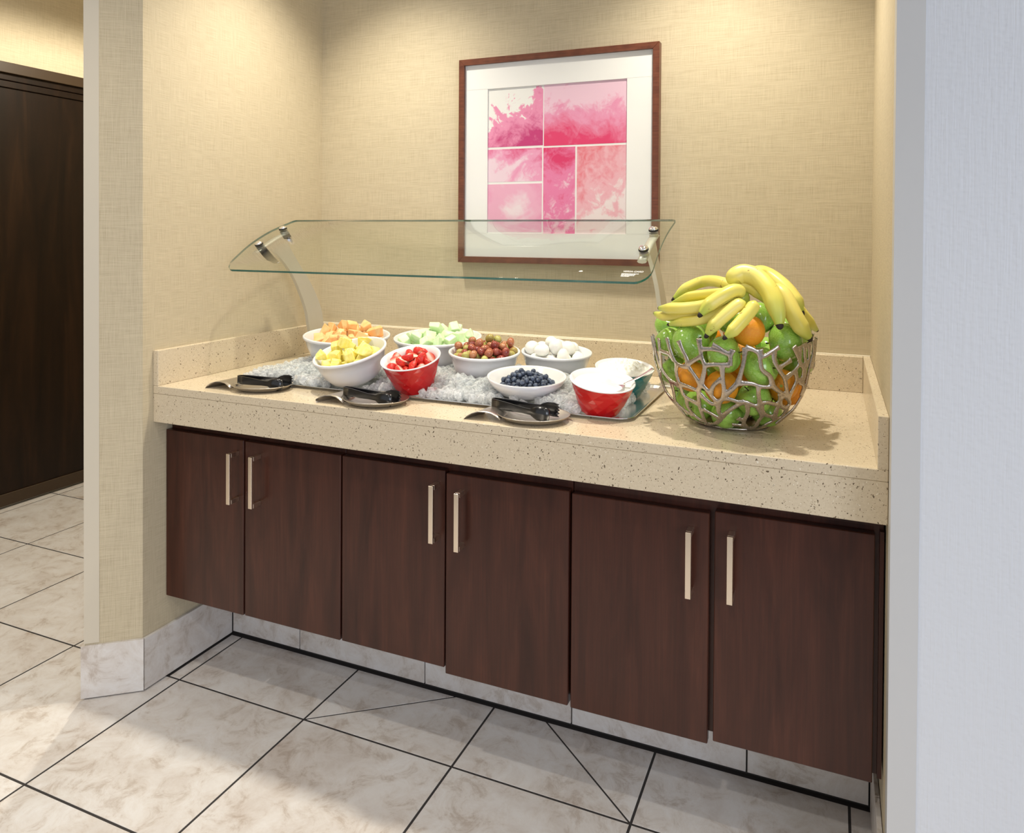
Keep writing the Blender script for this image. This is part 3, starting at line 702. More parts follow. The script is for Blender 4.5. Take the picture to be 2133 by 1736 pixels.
def ell(name, m, a, c, seg=14, ring=9):
    return mesh_of(name, lathe([(a * math.sin(PI * i / ring), -c * math.cos(PI * i / ring)) for i in range(ring + 1)], seg), [m], True)
fill('grape', 'grape', 'grape in the heaped white grape bowl', 'fruit', 'grapes', 180, .0118, [ell('grape', 'grape_red', .0106, .0140), ell('grape', 'grape_red', .0112, .0132), ell('grape', 'grape_green', .0110, .0136)], 5, z0=.026, it=150)
for o in COL.objects:
    if o.name.split('.')[0] == 'grape': o['label'] = ('red' if o.data.materials[0].name == 'grape_red' else 'pale green') + ' grape in the heaped white grape bowl'; o['group'] = ('red' if 'red' in o['label'][:4] else 'green') + ' grapes in the bowl'
def blueberry():
    r = .0068; b = lathe([(0, -r), (r * .5, -r * .86), (r * .87, -r * .5), (r, 0), (r * .87, r * .5), (r * .62, r * .78), (r * .45, r * .95), (r * .30, r * .93), (r * .2, r * .72), (0, r * .68)], 12); return mesh_of('blueberry', b, ['blueberry_skin'], True)
fill('blue', 'blueberry', 'blueberry in the shallow white bowl', 'fruit', 'blueberries', 285, .0073, [blueberry()], 6, rmax=.05, it=110)
egg_me = mesh_of('boiled_egg', lathe([(.0215 * math.sin(PI * i / 16) * (1 - .13 * math.cos(PI * (1 - i / 16))), -.027 * math.cos(PI * i / 16)) for i in range(17)], 24), ['egg_white'], True)
fill('egg', 'boiled_egg', 'peeled white boiled egg in the white bowl', 'egg', 'boiled eggs', 27, .0222, [egg_me], 11, it=260, scale=.92, sep=60)
def surface(key, zf, amp, scale, m, name, label, cat, dome=.008, seg=72, rings=26):
    e, base, q, inn, h, R = BOWLS[key]; f = prof_fn(inn); r0 = f(zf) + .001; b = bmesh.new(); rows = []
    for i in range(rings + 1):
        rr = r0 * i / rings; row = []
        for k in range(1 if i == 0 else seg):
            a = 2 * PI * k / seg; x, y = rr * math.cos(a), rr * math.sin(a); fade = min(1, (1 - i / rings) * 3)
            z = zf + dome * (1 - (i / rings) ** 2) + amp * fade * (noise.fractal(Vector((x, y, .3)) * scale, 1.0, 2.0, 4))
            row.append(b.verts.new((x, y, z)))
        rows.append(row)
    low = [b.verts.new((v.co.x * .7, v.co.y * .7, .012)) for v in rows[-1]]
    for i in range(rings):
        A, B = rows[i], rows[i + 1]
        for k in range(seg):
            j = (k + 1) % seg; b.faces.new((A[0], B[k], B[j]) if len(A) == 1 else (A[k], B[k], B[j], A[j]))
    for k in range(seg): b.faces.new((rows[-1][k], low[k], low[(k + 1) % seg], rows[-1][(k + 1) % seg]))
    b.faces.new(low)
    o = obj(name, b, m, None, True); o.rotation_mode = 'QUATERNION'; o.location = base; o.rotation_quaternion = q; return tag(o, label, cat)
surface('yog', .068, .004, 28, 'yogurt_white', 'yogurt', 'smooth white yogurt filling the red bowl', 'yogurt')
surface('teal', .070, .008, 130, 'cottage_cheese', 'cottage_cheese', 'lumpy white cottage cheese heaped in the teal bowl', 'cheese', .018)
# spoon resting in the yogurt
sp_ = empty('serving_spoon', BOWLS['yog'][1] + Vector((0, 0, .07))); tag(sp_, 'steel spoon leaning out of the red yogurt bowl', 'spoon')
so = sp_.location
p1 = at(1300, 800, y=.195); p2 = at(1323, 790, y=.218); p3 = at(1345, 778, y=.238); p4 = at(1360, 768, y=.253)
hp = catmull([p1, p2, p3, p4], 6)
obj('handle', sweep([p - so for p in hp], [(.0035 + .0035 * i / (len(hp) - 1), .0013) for i in range(len(hp))], 10, flat=Vector((-.35, -.5, .8))), 'spoon_steel', sp_)
d_ = (p1 - p2).normalized(); b = lathe([(0, -.004), (.012, -.002), (.018, .003), (.0172, .0034), (.0115, -.001), (0, -.003)], 20)
bmesh.ops.scale(b, vec=(1.45, 1, 1), verts=b.verts)
bo = obj('spoon_bowl', b, 'spoon_steel', sp_, True); bo.matrix_basis = Matrix.Translation(p1 + d_ * .024 + Vector((0, 0, -.006)) - so) @ d_.to_track_quat('X', 'Z').to_matrix().to_4x4()

# spoon rest centres (needed by the ice): rim centre and handle tip on the photograph
RESTS = [((552, 797), (438, 803)), ((788, 826), (668, 832)), ((1115, 859), (972, 866))]
DISH = [Vector((at(*c, z=H + .017).x, at(*c, z=H + .017).y - .011, H)) for c, t in RESTS]
# ================================================================== ICE
ir = random.Random(21)
def ice_mesh(s):
    R_ = random.Random(s); k = .0104
    pts = [Vector((x * R_.uniform(.75, 1.15), y * R_.uniform(.75, 1.15), z * R_.uniform(.5, 1.0))) * k for x in (-1, 1) for y in (-1, 1) for z in (-1, 1)]
    return mesh_of('ice_cube', hull(pts, .0014), ['ice_clear'])
ices = [ice_mesh(i) for i in range(6)]
foot = [(Vector((v[1].x, v[1].y, 0)), v[5], v[4], v[1].z, v[2]) for v in BOWLS.values()]
BI = [(v[1], v[2], v[2].inverted(), v[4], OUT[k]) for k, v in BOWLS.items()]
def lay_ice(p, me, A):
    """moves a cube out of the bowls it would cut and onto the tray floor; None where there is no room"""
    V = [A @ v.co for v in me.vertices]; p = Vector(p)
    for _ in range(8):
        moved = False
        for base, q, qi, h_, fo in BI:
            w = 0; dr_ = None
            if (p - base).length > .2: continue
            for v in V:
                l = qi @ (v + p - base)
                if -.001 < l.z < h_:
                    rr = math.hypot(l.x, l.y); ex = fo(l.z) - rr
                    if ex > w: w = ex; dr_ = q @ Vector((l.x / max(rr, 1e-5), l.y / max(rr, 1e-5), 0))
            if w > .0015:
                if w > .02: return None
                dr_.z = 0; p += dr_ * (w - .0008); moved = True
        lo = min(v.z for v in V) + p.z
        if lo < H + .0012: p.z += H + .0012 - lo
        if not moved: break
    else: return None
    for v in V:
        x, y = v.x + p.x, v.y + p.y
        if x < TX0 + .008 or y < TY0 + .008 or y > TY1 - .008: return None
        if any(((x - c.x) / .097) ** 2 + ((y - c.y) / .086) ** 2 < 1 for c in DISH): return None
    return p
def ice_h(x, y):
    edge = min(x - TX0, y - TY0, TY1 - y) ; hgt = .006 + .030 * min(1, max(0, (edge - .012) / .10))
    hgt *= 1 - min(1, max(0, (x - 1.18) / .12)) * .9
    return hgt * (.8 + .5 * noise.noise(Vector((x, y, 0)) * 14))
cand = []
yy = TY0 + .024
while yy < TY1 - .024:
    xx = TX0 + .024
    while xx < 1.345:
        x, y = xx + ir.uniform(-.005, .005), yy + ir.uniform(-.005, .005)
        hgt = ice_h(x, y); z = H + .0085 + max(0, hgt)
        ok = True; near = 9
        for c, R, h_, zb, q in foot:
            loc = q.inverted() @ (Vector((x, y, z)) - Vector((c.x, c.y, zb))); dd = math.hypot(loc.x, loc.y)
            lim = R * (.62 + .36 * min(1, max(0, loc.z / h_))) + .011
            if loc.z > -.012 and dd < lim: ok = False
            near = min(near, dd - lim)
        if x > 1.25 and near > .03 and ir.random() < .5: ok = False
        if ok: cand.append((x, y, z))
        xx += .0180
    yy += .0180
cand.sort(key=lambda p: (Vector(p) - CAM).length)
b = bmesh.new(); ni = 0
low = [(x + ir.uniform(-.006, .006), y + ir.uniform(-.006, .006), max(H + .0085, z - .013)) for x, y, z in cand if z > H + .016]
for p in cand + low:
    me = ir.choice(ices); A = rand_rot(ir) @ Matrix.Scale(ir.uniform(.85, 1.22), 4); q = lay_ice(p, me, A)
    if q is None: continue
    M = Matrix.Translation(q) @ A
    if ni < 290:
        o = share('ice_cube', me, None, M); tag(o, 'clear ice cube lying on the bed of ice in the steel tray', 'ice', 'ice cubes on the tray'); ni += 1; continue
    n0 = len(b.verts); b.from_mesh(me); b.verts.ensure_lookup_table()
    for v in b.verts[n0:]: v.co = M @ v.co
o = obj('crushed_ice', b, 'ice_clear'); tag(o, 'bed of clear crushed ice filling the steel tray', 'ice', kind='stuff')

# ================================================================== SPOON RESTS AND TONGS
def spoon_rest(label, k):
    c = DISH[k]; t = at(*RESTS[k][1], z=H + .004); v = t - c
    e = empty('spoon_rest', c); e.rotation_euler = (0, 0, math.atan2(-v.y, -v.x) - .10); tag(e, label, 'spoon rest', 'steel spoon rests along the counter edge')
    L = v.length
    b = lathe([(0, .0015), (.052, .0015), (.072, .007), (.086, .0158), (.0885, .0168), (.0895, .0162), (.0875, .0145), (.073, .0048), (.054, 0), (0, 0)], 56); bmesh.ops.scale(b, vec=(1, .85, 1), verts=b.verts)
    obj('dish', b, 'steel_dish', e, True)
    st = [(-.070, .0085, .050), (-.082, .0150, .046), (-.095, .0195, .041), (-.112, .0215, .038), (-.130, .0205, .037), (-.146, .0155, .037), (-.158, .0085, .037), (-L, .0008, .037)]
    b = bmesh.new(); rows = []
    for x, z, w_ in st:
        k = max(0, (-x - .095) / (L - .095)); row = []
        for i in range(7):
            y = -w_ + 2 * w_ * i / 6; xx = x + k * (y + w_) * .42
            row.append((b.verts.new((xx, y, z)), b.verts.new((xx, y, z - .0013))))
        rows.append(row)
    for A, B in zip(rows, rows[1:]):
        for i in range(6):
            for f in ((A[i][0], A[i + 1][0], B[i + 1][0], B[i][0]), (A[i][1], B[i][1], B[i + 1][1], A[i + 1][1])): b.faces.new(f).smooth = True
        for i in (0, 6): b.faces.new((A[i][0], B[i][0], B[i][1], A[i][1]))
    for r in (rows[0], rows[-1]):
        for i in range(6): b.faces.new((r[i][0], r[i][1], r[i + 1][1], r[i + 1][0]))
    obj('handle', b, 'steel_dish', e); return e
def tongs(label, u, v, spread, uz=.025, vz=.020, twist=0):
    a = at(*u, z=H + uz); c = at(*v, z=H + vz); ax = (c - a); L = ax.length; ax.normalize()
    side = Vector((0, 0, 1)).cross(ax).normalized(); up = ax.cross(side)
    M = Matrix(((ax.x, side.x, up.x, a.x), (ax.y, side.y, up.y, a.y), (ax.z, side.z, up.z, a.z), (0, 0, 0, 1)))
    e = empty('serving_tongs', a); e.matrix_world = M; tag(e, label, 'tongs', 'black tongs on the spoon rests')
    T = .0028
    def arm(sgn, fork):
        st = [(.000, -.0095, .0095, .006), (.02, -.0098, .0098, .009), (.05, -.0085, .0085, .0125), (.085, -.0062, .0062, .0165), (.108, -.0062, .0062, .0185), (.116, -.0105, .0105, .019), (.126, -.014, .0135, .0205), (.142, -.0152, .0145, .0205), (.158, -.0135, .0125, .018)]
        k = L / .155; b = bmesh.new(); rows = []; ns = 9
        for i, (x, z0, z1, y) in enumerate(st):
            row = []
            for j in range(ns):
                t = j / (ns - 1); z = (z0 + (z1 - z0) * t) * 1.15 + .001; xx = x * k
                if i == len(st) - 1: xx += (-.006 if j % 2 else 0) if fork else -.004 * abs(2 * t - 1) ** 2
                scoop = .004 * (1 - (2 * t - 1) ** 2) if i >= 5 else 0
                yy = sgn * (y * spread + scoop)
                row.append((b.verts.new((xx, yy, z)), b.verts.new((xx, yy - sgn * T, z))))
            rows.append(row)
        for A, B in zip(rows, rows[1:]):
            for j in range(ns - 1):
                for f in ((A[j][0], A[j + 1][0], B[j + 1][0], B[j][0]), (A[j][1], B[j][1], B[j + 1][1], A[j + 1][1])): b.faces.new(f).smooth = True
            for j in (0, ns - 1): b.faces.new((A[j][0], B[j][0], B[j][1], A[j][1]))
        for r in (rows[0], rows[-1]):
            for j in range(ns - 1): b.faces.new((r[j][0], r[j][1], r[j + 1][1], r[j + 1][0]))
        return b
    o1 = obj('arm', arm(1, True), 'black_plastic', e); tag(o1, 'tongs arm with a toothed fork end')
    o2 = obj('arm', arm(-1, False), 'black_plastic', e); tag(o2, 'tongs arm with a smooth spoon end')
    b = bmesh.new(); ro, ri = .006 * spread, .006 * spread - T; rows = []
    for i in range(13):
        an = PI / 2 + PI * i / 12
        rows.append([b.verts.new((r * math.cos(an) + .0005, r * math.sin(an), z)) for r in (ro, ri) for z in (-.0099, .0119)])
    for A, B in zip(rows, rows[1:]):
        for i, j in ((0, 1), (1, 3), (3, 2), (2, 0)): b.faces.new((A[i], A[j], B[j], B[i]))
    for r in (rows[0], rows[-1]): b.faces.new((r[0], r[1], r[3], r[2]))
    obj('spring_bend', b, 'black_plastic', e, False); return e
spoon_rest('steel spoon rest with black tongs nearest the left partition', 0)
spoon_rest('steel spoon rest with black tongs below the strawberries', 1)
spoon_rest('steel spoon rest with black tongs below the blueberries', 2)
tongs('black serving tongs on the rest nearest the left partition', (501, 791), (598, 799), 1.55)
tongs('black serving tongs on the rest below the strawberries', (720, 815), (824, 832), 1.15, .027, .020)
tongs('black serving tongs on the rest below the blueberries', (1031, 840), (1153, 861), 1.5, .028, .0215)

# ================================================================== FRUIT BASKET
BC = Vector((1.6115, .260, H))
BP = [(.030, .0015), (.060, .002), (.092, .0065), (.128, .024), (.1565, .0585), (.1775, .112), (.190, .165), (.1985, .212), (.2035, .260)]
bpf = prof_fn(BP)
def on_basket(px, py, inset=0.0, back=False):
    r = ray(px, py).normalized(); best = None; t = 1.1; prev = None
    while t < 2.6:
        p = CAM + r * t; d = math.hypot(p.x - BC.x, p.y - BC.y) - (bpf(p.z - BC.z) - inset)
        if best is None or d < best[0]: best = (d, t)
        if d <= 0 and p.z >= BC.z: break
        t += .002
    p = CAM + r * (t if t < 2.6 else best[1])
    hz = max(p.z - BC.z, .002); v = Vector((p.x - BC.x, p.y - BC.y, 0))
    if v.length < 1e-4: v = Vector((0, -1, 0))
    R_ = bpf(hz) - inset
    q = BC + v.normalized() * min(R_, v.length if hz < .0065 else 9) + Vector((0, 0, hz))
    s = (bpf(hz + .004) - bpf(max(hz - .004, .0015))) / .008
    nrm = (v.normalized() - Vector((0, 0, min(s, 4)))).normalized()
    return q, nrm
def A_(p): return (1340 + p[0] / 6.675, 660 + p[1] / 6.675)
def B_(p): return (1520 + p[0] / 6.675, 660 + p[1] / 6.675)
LA = [[(330, 290), (360, 420), (405, 545), (460, 640), (540, 690), (620, 690)], [(470, 660), (462, 760), (480, 870), (510, 940)],
      [(490, 330), (540, 450), (600, 570), (622, 670)], [(622, 660), (700, 612), (780, 565), (805, 545)],
      [(775, 300), (790, 430), (812, 560), (852, 680), (842, 800), (805, 935)], [(800, 450), (860, 448), (960, 450), (1060, 470), (1140, 500), (1205, 520)],
      [(1250, 455), (1215, 540), (1212, 620), (1200, 680)], [(850, 675), (1000, 665), (1205, 672)], [(960, 388), (1040, 425), (1130, 495)],
      [(622, 690), (700, 790), (790, 930)], [(1095, 680), (1105, 850), (1122, 1000), (1125, 1120)], [(800, 930), (890, 1020), (975, 1130), (1045, 1200)],
      [(935, 1060), (985, 950), (1085, 870)], [(500, 930), (640, 975), (740, 1020), (775, 1010)], [(800, 930), (780, 1000), (772, 1130), (800, 1300), (850, 1430), (890, 1525)],
      [(510, 945), (560, 1080), (640, 1150), (770, 1210)], [(600, 1125), (622, 1250), (700, 1360), (835, 1455)], [(785, 1070), (870, 1150), (960, 1210), (1045, 1205)],
      [(1045, 1200), (1050, 1330), (1090, 1400), (1105, 1565)], [(830, 1285), (950, 1350), (1080, 1430)], [(1045, 1195), (1125, 1115), (1220, 1005), (1320, 920)],
      [(1110, 1135), (1210, 1150), (1330, 1185), (1400, 1185)], [(1090, 1395), (1200, 1300), (1330, 1220), (1400, 1185)],
      [(135, 240), (165, 400), (195, 560), (260, 720), (370, 880), (500, 960)], [(215, 300), (235, 450), (280, 490), (360, 520), (430, 610)],
      [(110, 260), (150, 470), (170, 620), (225, 800), (300, 1000), (420, 1180), (560, 1340), (700, 1440), (860, 1525)],
      [(380, 890), (425, 1030), (450, 1180), (560, 1290), (690, 1370)], [(235, 450), (240, 560), (250, 690)], [(240, 740), (255, 880), (310, 1020), (440, 1190)]]
LB = [[(215, 425), (200, 600), (165, 750), (115, 920)], [(215, 425), (330, 460), (405, 520), (428, 640), (455, 745), (555, 830), (590, 945)], [(428, 445), (440, 520), (470, 570)],
      [(690, 420), (610, 465), (490, 545), (430, 545)], [(612, 480), (622, 620), (690, 750), (762, 870), (790, 1050), (812, 1130)], [(852, 600), (770, 655), (695, 705)],
      [(890, 410), (940, 540), (970, 640), (910, 740), (780, 855)], [(120, 925), (300, 930), (420, 968), (545, 975), (595, 950)], [(400, 965), (398, 1090), (425, 1240)],
      [(590, 955), (680, 1040), (760, 1085), (805, 1135)], [(972, 400), (975, 500), (962, 620)], [(1035, 360), (1042, 520), (1050, 700), (1030, 860), (975, 905)],
      [(1092, 350), (1100, 560), (1062, 700)], [(1165, 310), (1160, 480), (1110, 700), (1055, 970), (960, 1170), (820, 1340), (640, 1490)],
      [(905, 750), (930, 880), (880, 1000), (815, 1130)], [(965, 640), (1022, 720), (1005, 850), (940, 890)], [(975, 905), (1020, 960), (990, 1090)],
      [(700, 1075), (690, 1190)], [(690, 1160), (750, 1108), (812, 1145), (828, 1215), (775, 1272), (705, 1235), (690, 1160)],
      [(425, 1210), (520, 1192), (640, 1222), (700, 1215)], [(140, 1190), (230, 1190), (330, 1232), (425, 1245)], [(430, 1245), (470, 1350), (590, 1382), (645, 1290), (695, 1225)],
      [(240, 1200), (250, 1330), (190, 1435), (110, 1410)], [(195, 1430), (205, 1500), (285, 1560)], [(400, 1260), (440, 1380), (400, 1450), (285, 1555)],
      [(590, 1385), (610, 1440), (500, 1500), (400, 1575)], [(610, 1420), (700, 1400), (785, 1300)], [(30, 1500), (160, 1512), (270, 1555)], [(640, 1300), (625, 1420)], [(812, 1225), (785, 1310)],
      [(1185, 320), (1178, 500), (1130, 720)], [(110, 925), (40, 1010), (-90, 1120)]]
fb = empty('fruit_basket', BC); tag(fb, 'silver cast metal fruit basket of branching twigs', 'basket')
b = bmesh.new(); bb = bmesh.new()
for f_, LL in ((A_, LA), (B_, LB)):
    for line in LL:
        P = []; N = []
        pts = [f_(p) for p in line]; P = [on_basket(*p)[0] for p in pts]
        Q = catmull(P, 4); N = []; QQ = []
        for q in Q:
            v = Vector((q.x - BC.x, q.y - BC.y, 0)); hz = max(q.z - BC.z, .003)
            if v.length > 1e-5 and hz > .008: q = BC + v.normalized() * bpf(hz) + Vector((0, 0, hz))
            s = (bpf(hz + .004) - bpf(max(hz - .004, .0015))) / .008
            QQ.append(q - BC); N.append((v.normalized() - Vector((0, 0, min(s, 4)))).normalized())
        k = len(QQ); wd = .0055
        rad = [(wd * (1.0 + .5 * abs(2 * i / (k - 1) - 1) ** 3), .0030) for i in range(k)]
        sweep(QQ, rad, 8, b, N)
        Rz = Matrix.Rotation(PI, 3, 'Z'); sweep([Rz @ q for q in QQ], rad, 8, bb, [Rz @ q for q in N])
for o in (obj('front_branches', b, 'cast_aluminium', fb), obj('back_branches', bb, 'cast_aluminium', fb)):
    m1 = o.modifiers.new('fuse', 'REMESH'); m1.mode = 'VOXEL'; m1.voxel_size = .0015; m1.use_smooth_shade = True
    m2 = o.modifiers.new('fillet', 'SMOOTH'); m2.factor = .5; m2.iterations = 5
ring = [Vector((.082 * math.cos(2 * PI * i / 40), .082 * math.sin(2 * PI * i / 40), .0045)) for i in range(41)]
obj('base_ring', sweep(ring, [(.006, .0042)] * 41, 8, flat=Vector((0, 0, 1)), cap=False), 'cast_aluminium', fb)

# --- fruit inside: centre pixel on the photograph, radius; leaning on the inside of the basket
CR = 4.3405
def crop(x, y): return (1320 + x / CR, 530 + y / CR)
# --- bananas draped over the heap
EC = BC + Vector((0, 0, .185)); ER = (.192, .178, .175)
def on_dome(px, py, lift=0):
    r = ray(px, py); sc_ = [1 / (e + lift) for e in ER]; o = Vector([(CAM[i] - EC[i]) * sc_[i] for i in range(3)]); d = Vector([r[i] * sc_[i] for i in range(3)])
    a, b_, c = d.dot(d), o.dot(d), o.dot(o) - 1; disc = b_ * b_ - a * c
    t = (-b_ - math.sqrt(disc)) / a if disc > 0 else -b_ / a
    return CAM + r * t
FAN = [
    ([(368, 400), (470, 310), (640, 242), (790, 252), (930, 320)], 100, -.012), ([(350, 445), (500, 385), (640, 365), (800, 350), (930, 340)], 95, -.006),
    ([(240, 488), (330, 492), (470, 490), (650, 465), (900, 390)], 112, .016), ([(195, 535), (270, 560), (400, 555), (560, 530), (850, 420)], 92, -.002),
    ([(330, 632), (450, 610), (600, 592), (760, 530), (920, 420)], 100, .0), ([(608, 540), (690, 455), (820, 370), (930, 328), (990, 375)], 128, 0, [.026, .026, .025, .020, .006]),
    ([(665, 728), (730, 640), (840, 540), (930, 470), (1010, 440)], 122, .016), ([(835, 745), (900, 690), (1000, 580), (1070, 490), (1095, 430)], 118, .022)]
DRAPE = [
    ([(1320, 640), (1300, 520), (1240, 350), (1130, 220), (1005, 175), (915, 205), (880, 275)], 172, 0, [.034, .034, .034, .032, .030, .024, .010]), ([(1512, 525), (1450, 430), (1350, 300), (1200, 190), (1040, 160)], 150, .012),
    ([(1585, 755), (1510, 660), (1440, 540), (1370, 400), (1280, 280)], 150, .014), ([(1648, 680), (1580, 610), (1500, 510), (1400, 380), (1280, 270)], 110, -.006), ([(1200, 430), (1130, 350), (1050, 300), (950, 275), (900, 240)], 110, .004), ([(1528, 490), (1470, 400), (1380, 290), (1240, 200)], 100, -.012)]
def banana_path(line, wpx, lift=0, lifts=None):
    pts = [crop(*p) for p in line]; P = [on_dome(*p, lift=(lifts[i] if lifts else lift)) for i, p in enumerate(pts)]
    Q = catmull(P, 10); k = len(Q); r = wpx / CR / 2 / F * (Q[k // 2] - CAM).dot(FW); rad = []
    for i in range(k):
        t = i / (k - 1); s = min(1, .42 + 2.4 * t) if t < .26 else (1 if t < .80 else 1 - .62 * ((t - .80) / .20) ** 2)
        rad.append(r * s)
    return Q, rad
BPTS = [(q, r) for l in FAN + DRAPE for q, r in list(zip(*banana_path(*l)))[::3]]
fr = []    # kind, centre, radius
def put(kind, cx, cy, rpx, dome=None, dy=None):
    px, py = crop(cx, cy); r0 = {'a': .0405, 'o': .0385}[kind]
    if dy is None:
        p, _ = on_basket(px, py, r0 + .0045)
        rr = ray(px, py); t = (Vector((p.x, p.y, p.z)) - CAM).dot(rr) / rr.dot(rr); c = CAM + rr * t
    else: c = at(px, py, y=BC.y + dy)
    r = max(.035, min(.046, rpx / CR / F * (c - CAM).dot(FW)))
    c.z = max(c.z, H + r + .006); fr.append([kind, c, r])
VIS = [('a', 335, 800, 130, None, 'green apple at the basket rim facing the cottage cheese bowl'), ('a', 575, 775, 166, None, 'large green apple at the basket rim directly under the banana tips'),
    ('a', 820, 930, 160, None, 'green apple behind the closed square loop of basket twigs'), ('a', 1115, 962, 168, None, 'large green apple behind the tall forked twig of the basket'),
    ('a', 1440, 1010, 140, None, 'green apple inside the basket wall below the largest rim apple'), ('a', 330, 1110, 130, None, 'green apple halfway down the basket side facing the cottage cheese'),
    ('a', 430, 1230, 130, None, 'green apple low in the basket on the side facing the steel tray'), ('a', 620, 1385, 135, None, 'green apple low in the basket under the two neighbouring oranges'),
    ('a', 1050, 1290, 150, None, 'green apple in the middle of the basket below the tall forked twig'), ('a', 925, 1490, 135, None, 'green apple touching the basket bottom at the front'),
    ('a', 1200, 1440, 135, None, 'green apple low in the basket below the orange by the wall side'), ('o', 560, 1080, 140, None, 'orange behind twigs under the large rim apple'),
    ('o', 820, 1195, 150, None, 'orange behind the Y shaped twig at the basket front'), ('o', 1400, 1230, 150, None, 'bright orange against the basket side toward the right wall'),
    ('o', 1290, 1180, 140, None, 'orange behind twigs below the tall forked twig'), ('a', 750, 1420, 130, None, 'green apple in the bottom of the basket beside the front apple'),
    ('a', 1355, 820, -.085, 166, 'largest green apple at the basket rim under the draped bananas'), ('o', 1040, 735, -.125, 146, 'orange on top of the heap between the two banana bunches'),
    ('a', 1200, 630, -.06, 130, 'green apple on top of the heap between orange and long draped banana'), ('a', 250, 670, .02, 110, 'green apple above the basket rim under the longest fanned bananas'),
    ('a', 600, 690, 0, 150, 'green apple hidden under the fanned banana bunch'), ('a', 900, 620, .02, 150, 'green apple buried beneath where the banana bunches meet')]
for v in VIS:
    if v[4] is None: put(v[0], v[1], v[2], v[3])
    else: put(v[0], v[1], v[2], v[4], None, v[3])
hidden = [(0, 0, .05), (.07, .06, .06), (-.07, .05, .06), (0, .1, .07), (.1, .02, .12), (-.1, .04, .12), (.03, .02, .13), (-.03, .1, .14), (.08, .1, .15), (-.1, .1, .17), (.02, .03, .2), (.12, .05, .19), (0, .12, .2), (-.11, 0, .2)]
nv = len(fr)
for i, (x, y, z) in enumerate(hidden): fr.append(['a' if i % 3 else 'o', BC + Vector((x, y, z)), .039])
EXT = {'a': 1.045, 'o': 1.0}
for s in range(320):
    for f_ in fr:
        for q, rb in BPTS:
            d = f_[1] - q; m = f_[2] * EXT[f_[0]] + rb - .001
            if d.length < m: f_[1] = f_[1] + d * ((m - d.length) / d.length) * .5
    for i in range(len(fr)):
        for j in range(i):
            d = fr[i][1] - fr[j][1]; m = fr[i][2] * EXT[fr[i][0]] + fr[j][2] * EXT[fr[j][0]] - .0006
            if 1e-6 < d.length < m:
                k = d * ((m - d.length) / d.length); wi = .5 if (i < nv) == (j < nv) else (.12 if i < nv else .88)
                fr[i][1] = fr[i][1] + k * wi; fr[j][1] = fr[j][1] - k * (1 - wi)
    for f_ in fr:
        c, r = f_[1], f_[2]; hz = c.z - H; v = Vector((c.x - BC.x, c.y - BC.y, 0))
        if hz < .24:
            s_ = (bpf(hz + .01) - bpf(max(hz - .01, .002))) / .02; lim = bpf(hz) - (r * EXT[f_[0]] + .0048) * math.sqrt(1 + min(s_, 3) ** 2)
            if v.length > max(lim, .004): k = max(lim, .004) / v.length; c.x = BC.x + v.x * k; c.y = BC.y + v.y * k
        c.z = max(c.z, H + r + .005)
def apple_mesh():
    pr = []
    for i in range(21):
        a = PI * i / 20; r = math.sin(a) ** .92; z = -math.cos(a)
        if z > 0: z = z * .93 - .26 * math.exp(-(r / .27) ** 2); r *= 1.0 + .03 * math.sin(a)
        else: z = z * .90 + .17 * math.exp(-(r / .22) ** 2); r *= (1 - .10 * (-z) ** 2)
        pr.append((r, z))
    b = lathe(pr, 28)
    for v in b.verts:
        a = math.atan2(v.co.y, v.co.x); k = 1 + .025 * math.cos(5 * a) * max(0, -v.co.z); v.co.x *= k; v.co.y *= k
    return mesh_of('fruit_skin', b, ['green_apple'], True)
ap_me = apple_mesh(); stem_me = mesh_of('stem', sweep([Vector((0, 0, .64)), Vector((.02, 0, .82)), Vector((.07, .02, 1.0))], [.035, .03, .045], 7), ['stem_brown'], True)
or_me = mesh_of('peel', lathe([(math.sin(PI * i / 20) * (1 if i not in (0, 20) else 0), -math.cos(PI * i / 20) * .96) for i in range(21)], 28), ['orange_peel'], True)
nub_me = mesh_of('stem_nub', lathe([(0, .945), (.09, .952), (.10, .972), (.05, .985), (0, .98)], 9), ['banana_green'], False)
fru = random.Random(5)
for i, (kind, c, r) in enumerate(fr):
    e = empty('green_apple' if kind == 'a' else 'orange', c)
    best = None
    for _ in range(40):
        R_ = Matrix.Rotation(fru.uniform(0, 6.28), 4, 'Z') @ Matrix.Rotation(fru.uniform(-1.7, 1.7), 4, 'X') @ Matrix.Rotation(fru.uniform(-.6, .6), 4, 'Y')
        tipp = c + (R_ @ Vector((.05, .01, 1.0))) * r * 1.04; free = min([(tipp - o_[1]).length - o_[2] * 1.04 for o_ in fr if o_[1] is not c] + [(tipp - q).length - rb for q, rb in BPTS])
        hz = tipp.z - H; free = min(free, .005, bpf(max(hz, .002)) - math.hypot(tipp.x - BC.x, tipp.y - BC.y) - .006 if hz < .24 else 9)
        if best is None or free > best[0]: best = (free, R_)
    R_ = best[1]
    if kind == 'o' and abs(c.z - H) > .1: R_ = Matrix.Rotation(fru.uniform(.9, 1.5), 4, 'X') @ Matrix.Rotation(.6, 4, 'Z')
    e.matrix_world = Matrix.Translation(c) @ R_ @ Matrix.Scale(r * (1.04 if kind == 'a' else 1.0), 4)
    if kind == 'a':
        share('skin', ap_me, e); share('stem', stem_me, e); tag(e, VIS[i][5] if i < nv else 'green apple deep in the basket behind other fruit', 'apple', 'green apples in the basket')
    else:
        share('peel', or_me, e); share('stem_nub', nub_me, e); tag(e, VIS[i][5] if i < nv else 'orange deep in the basket behind other fruit', 'orange', 'oranges in the basket')

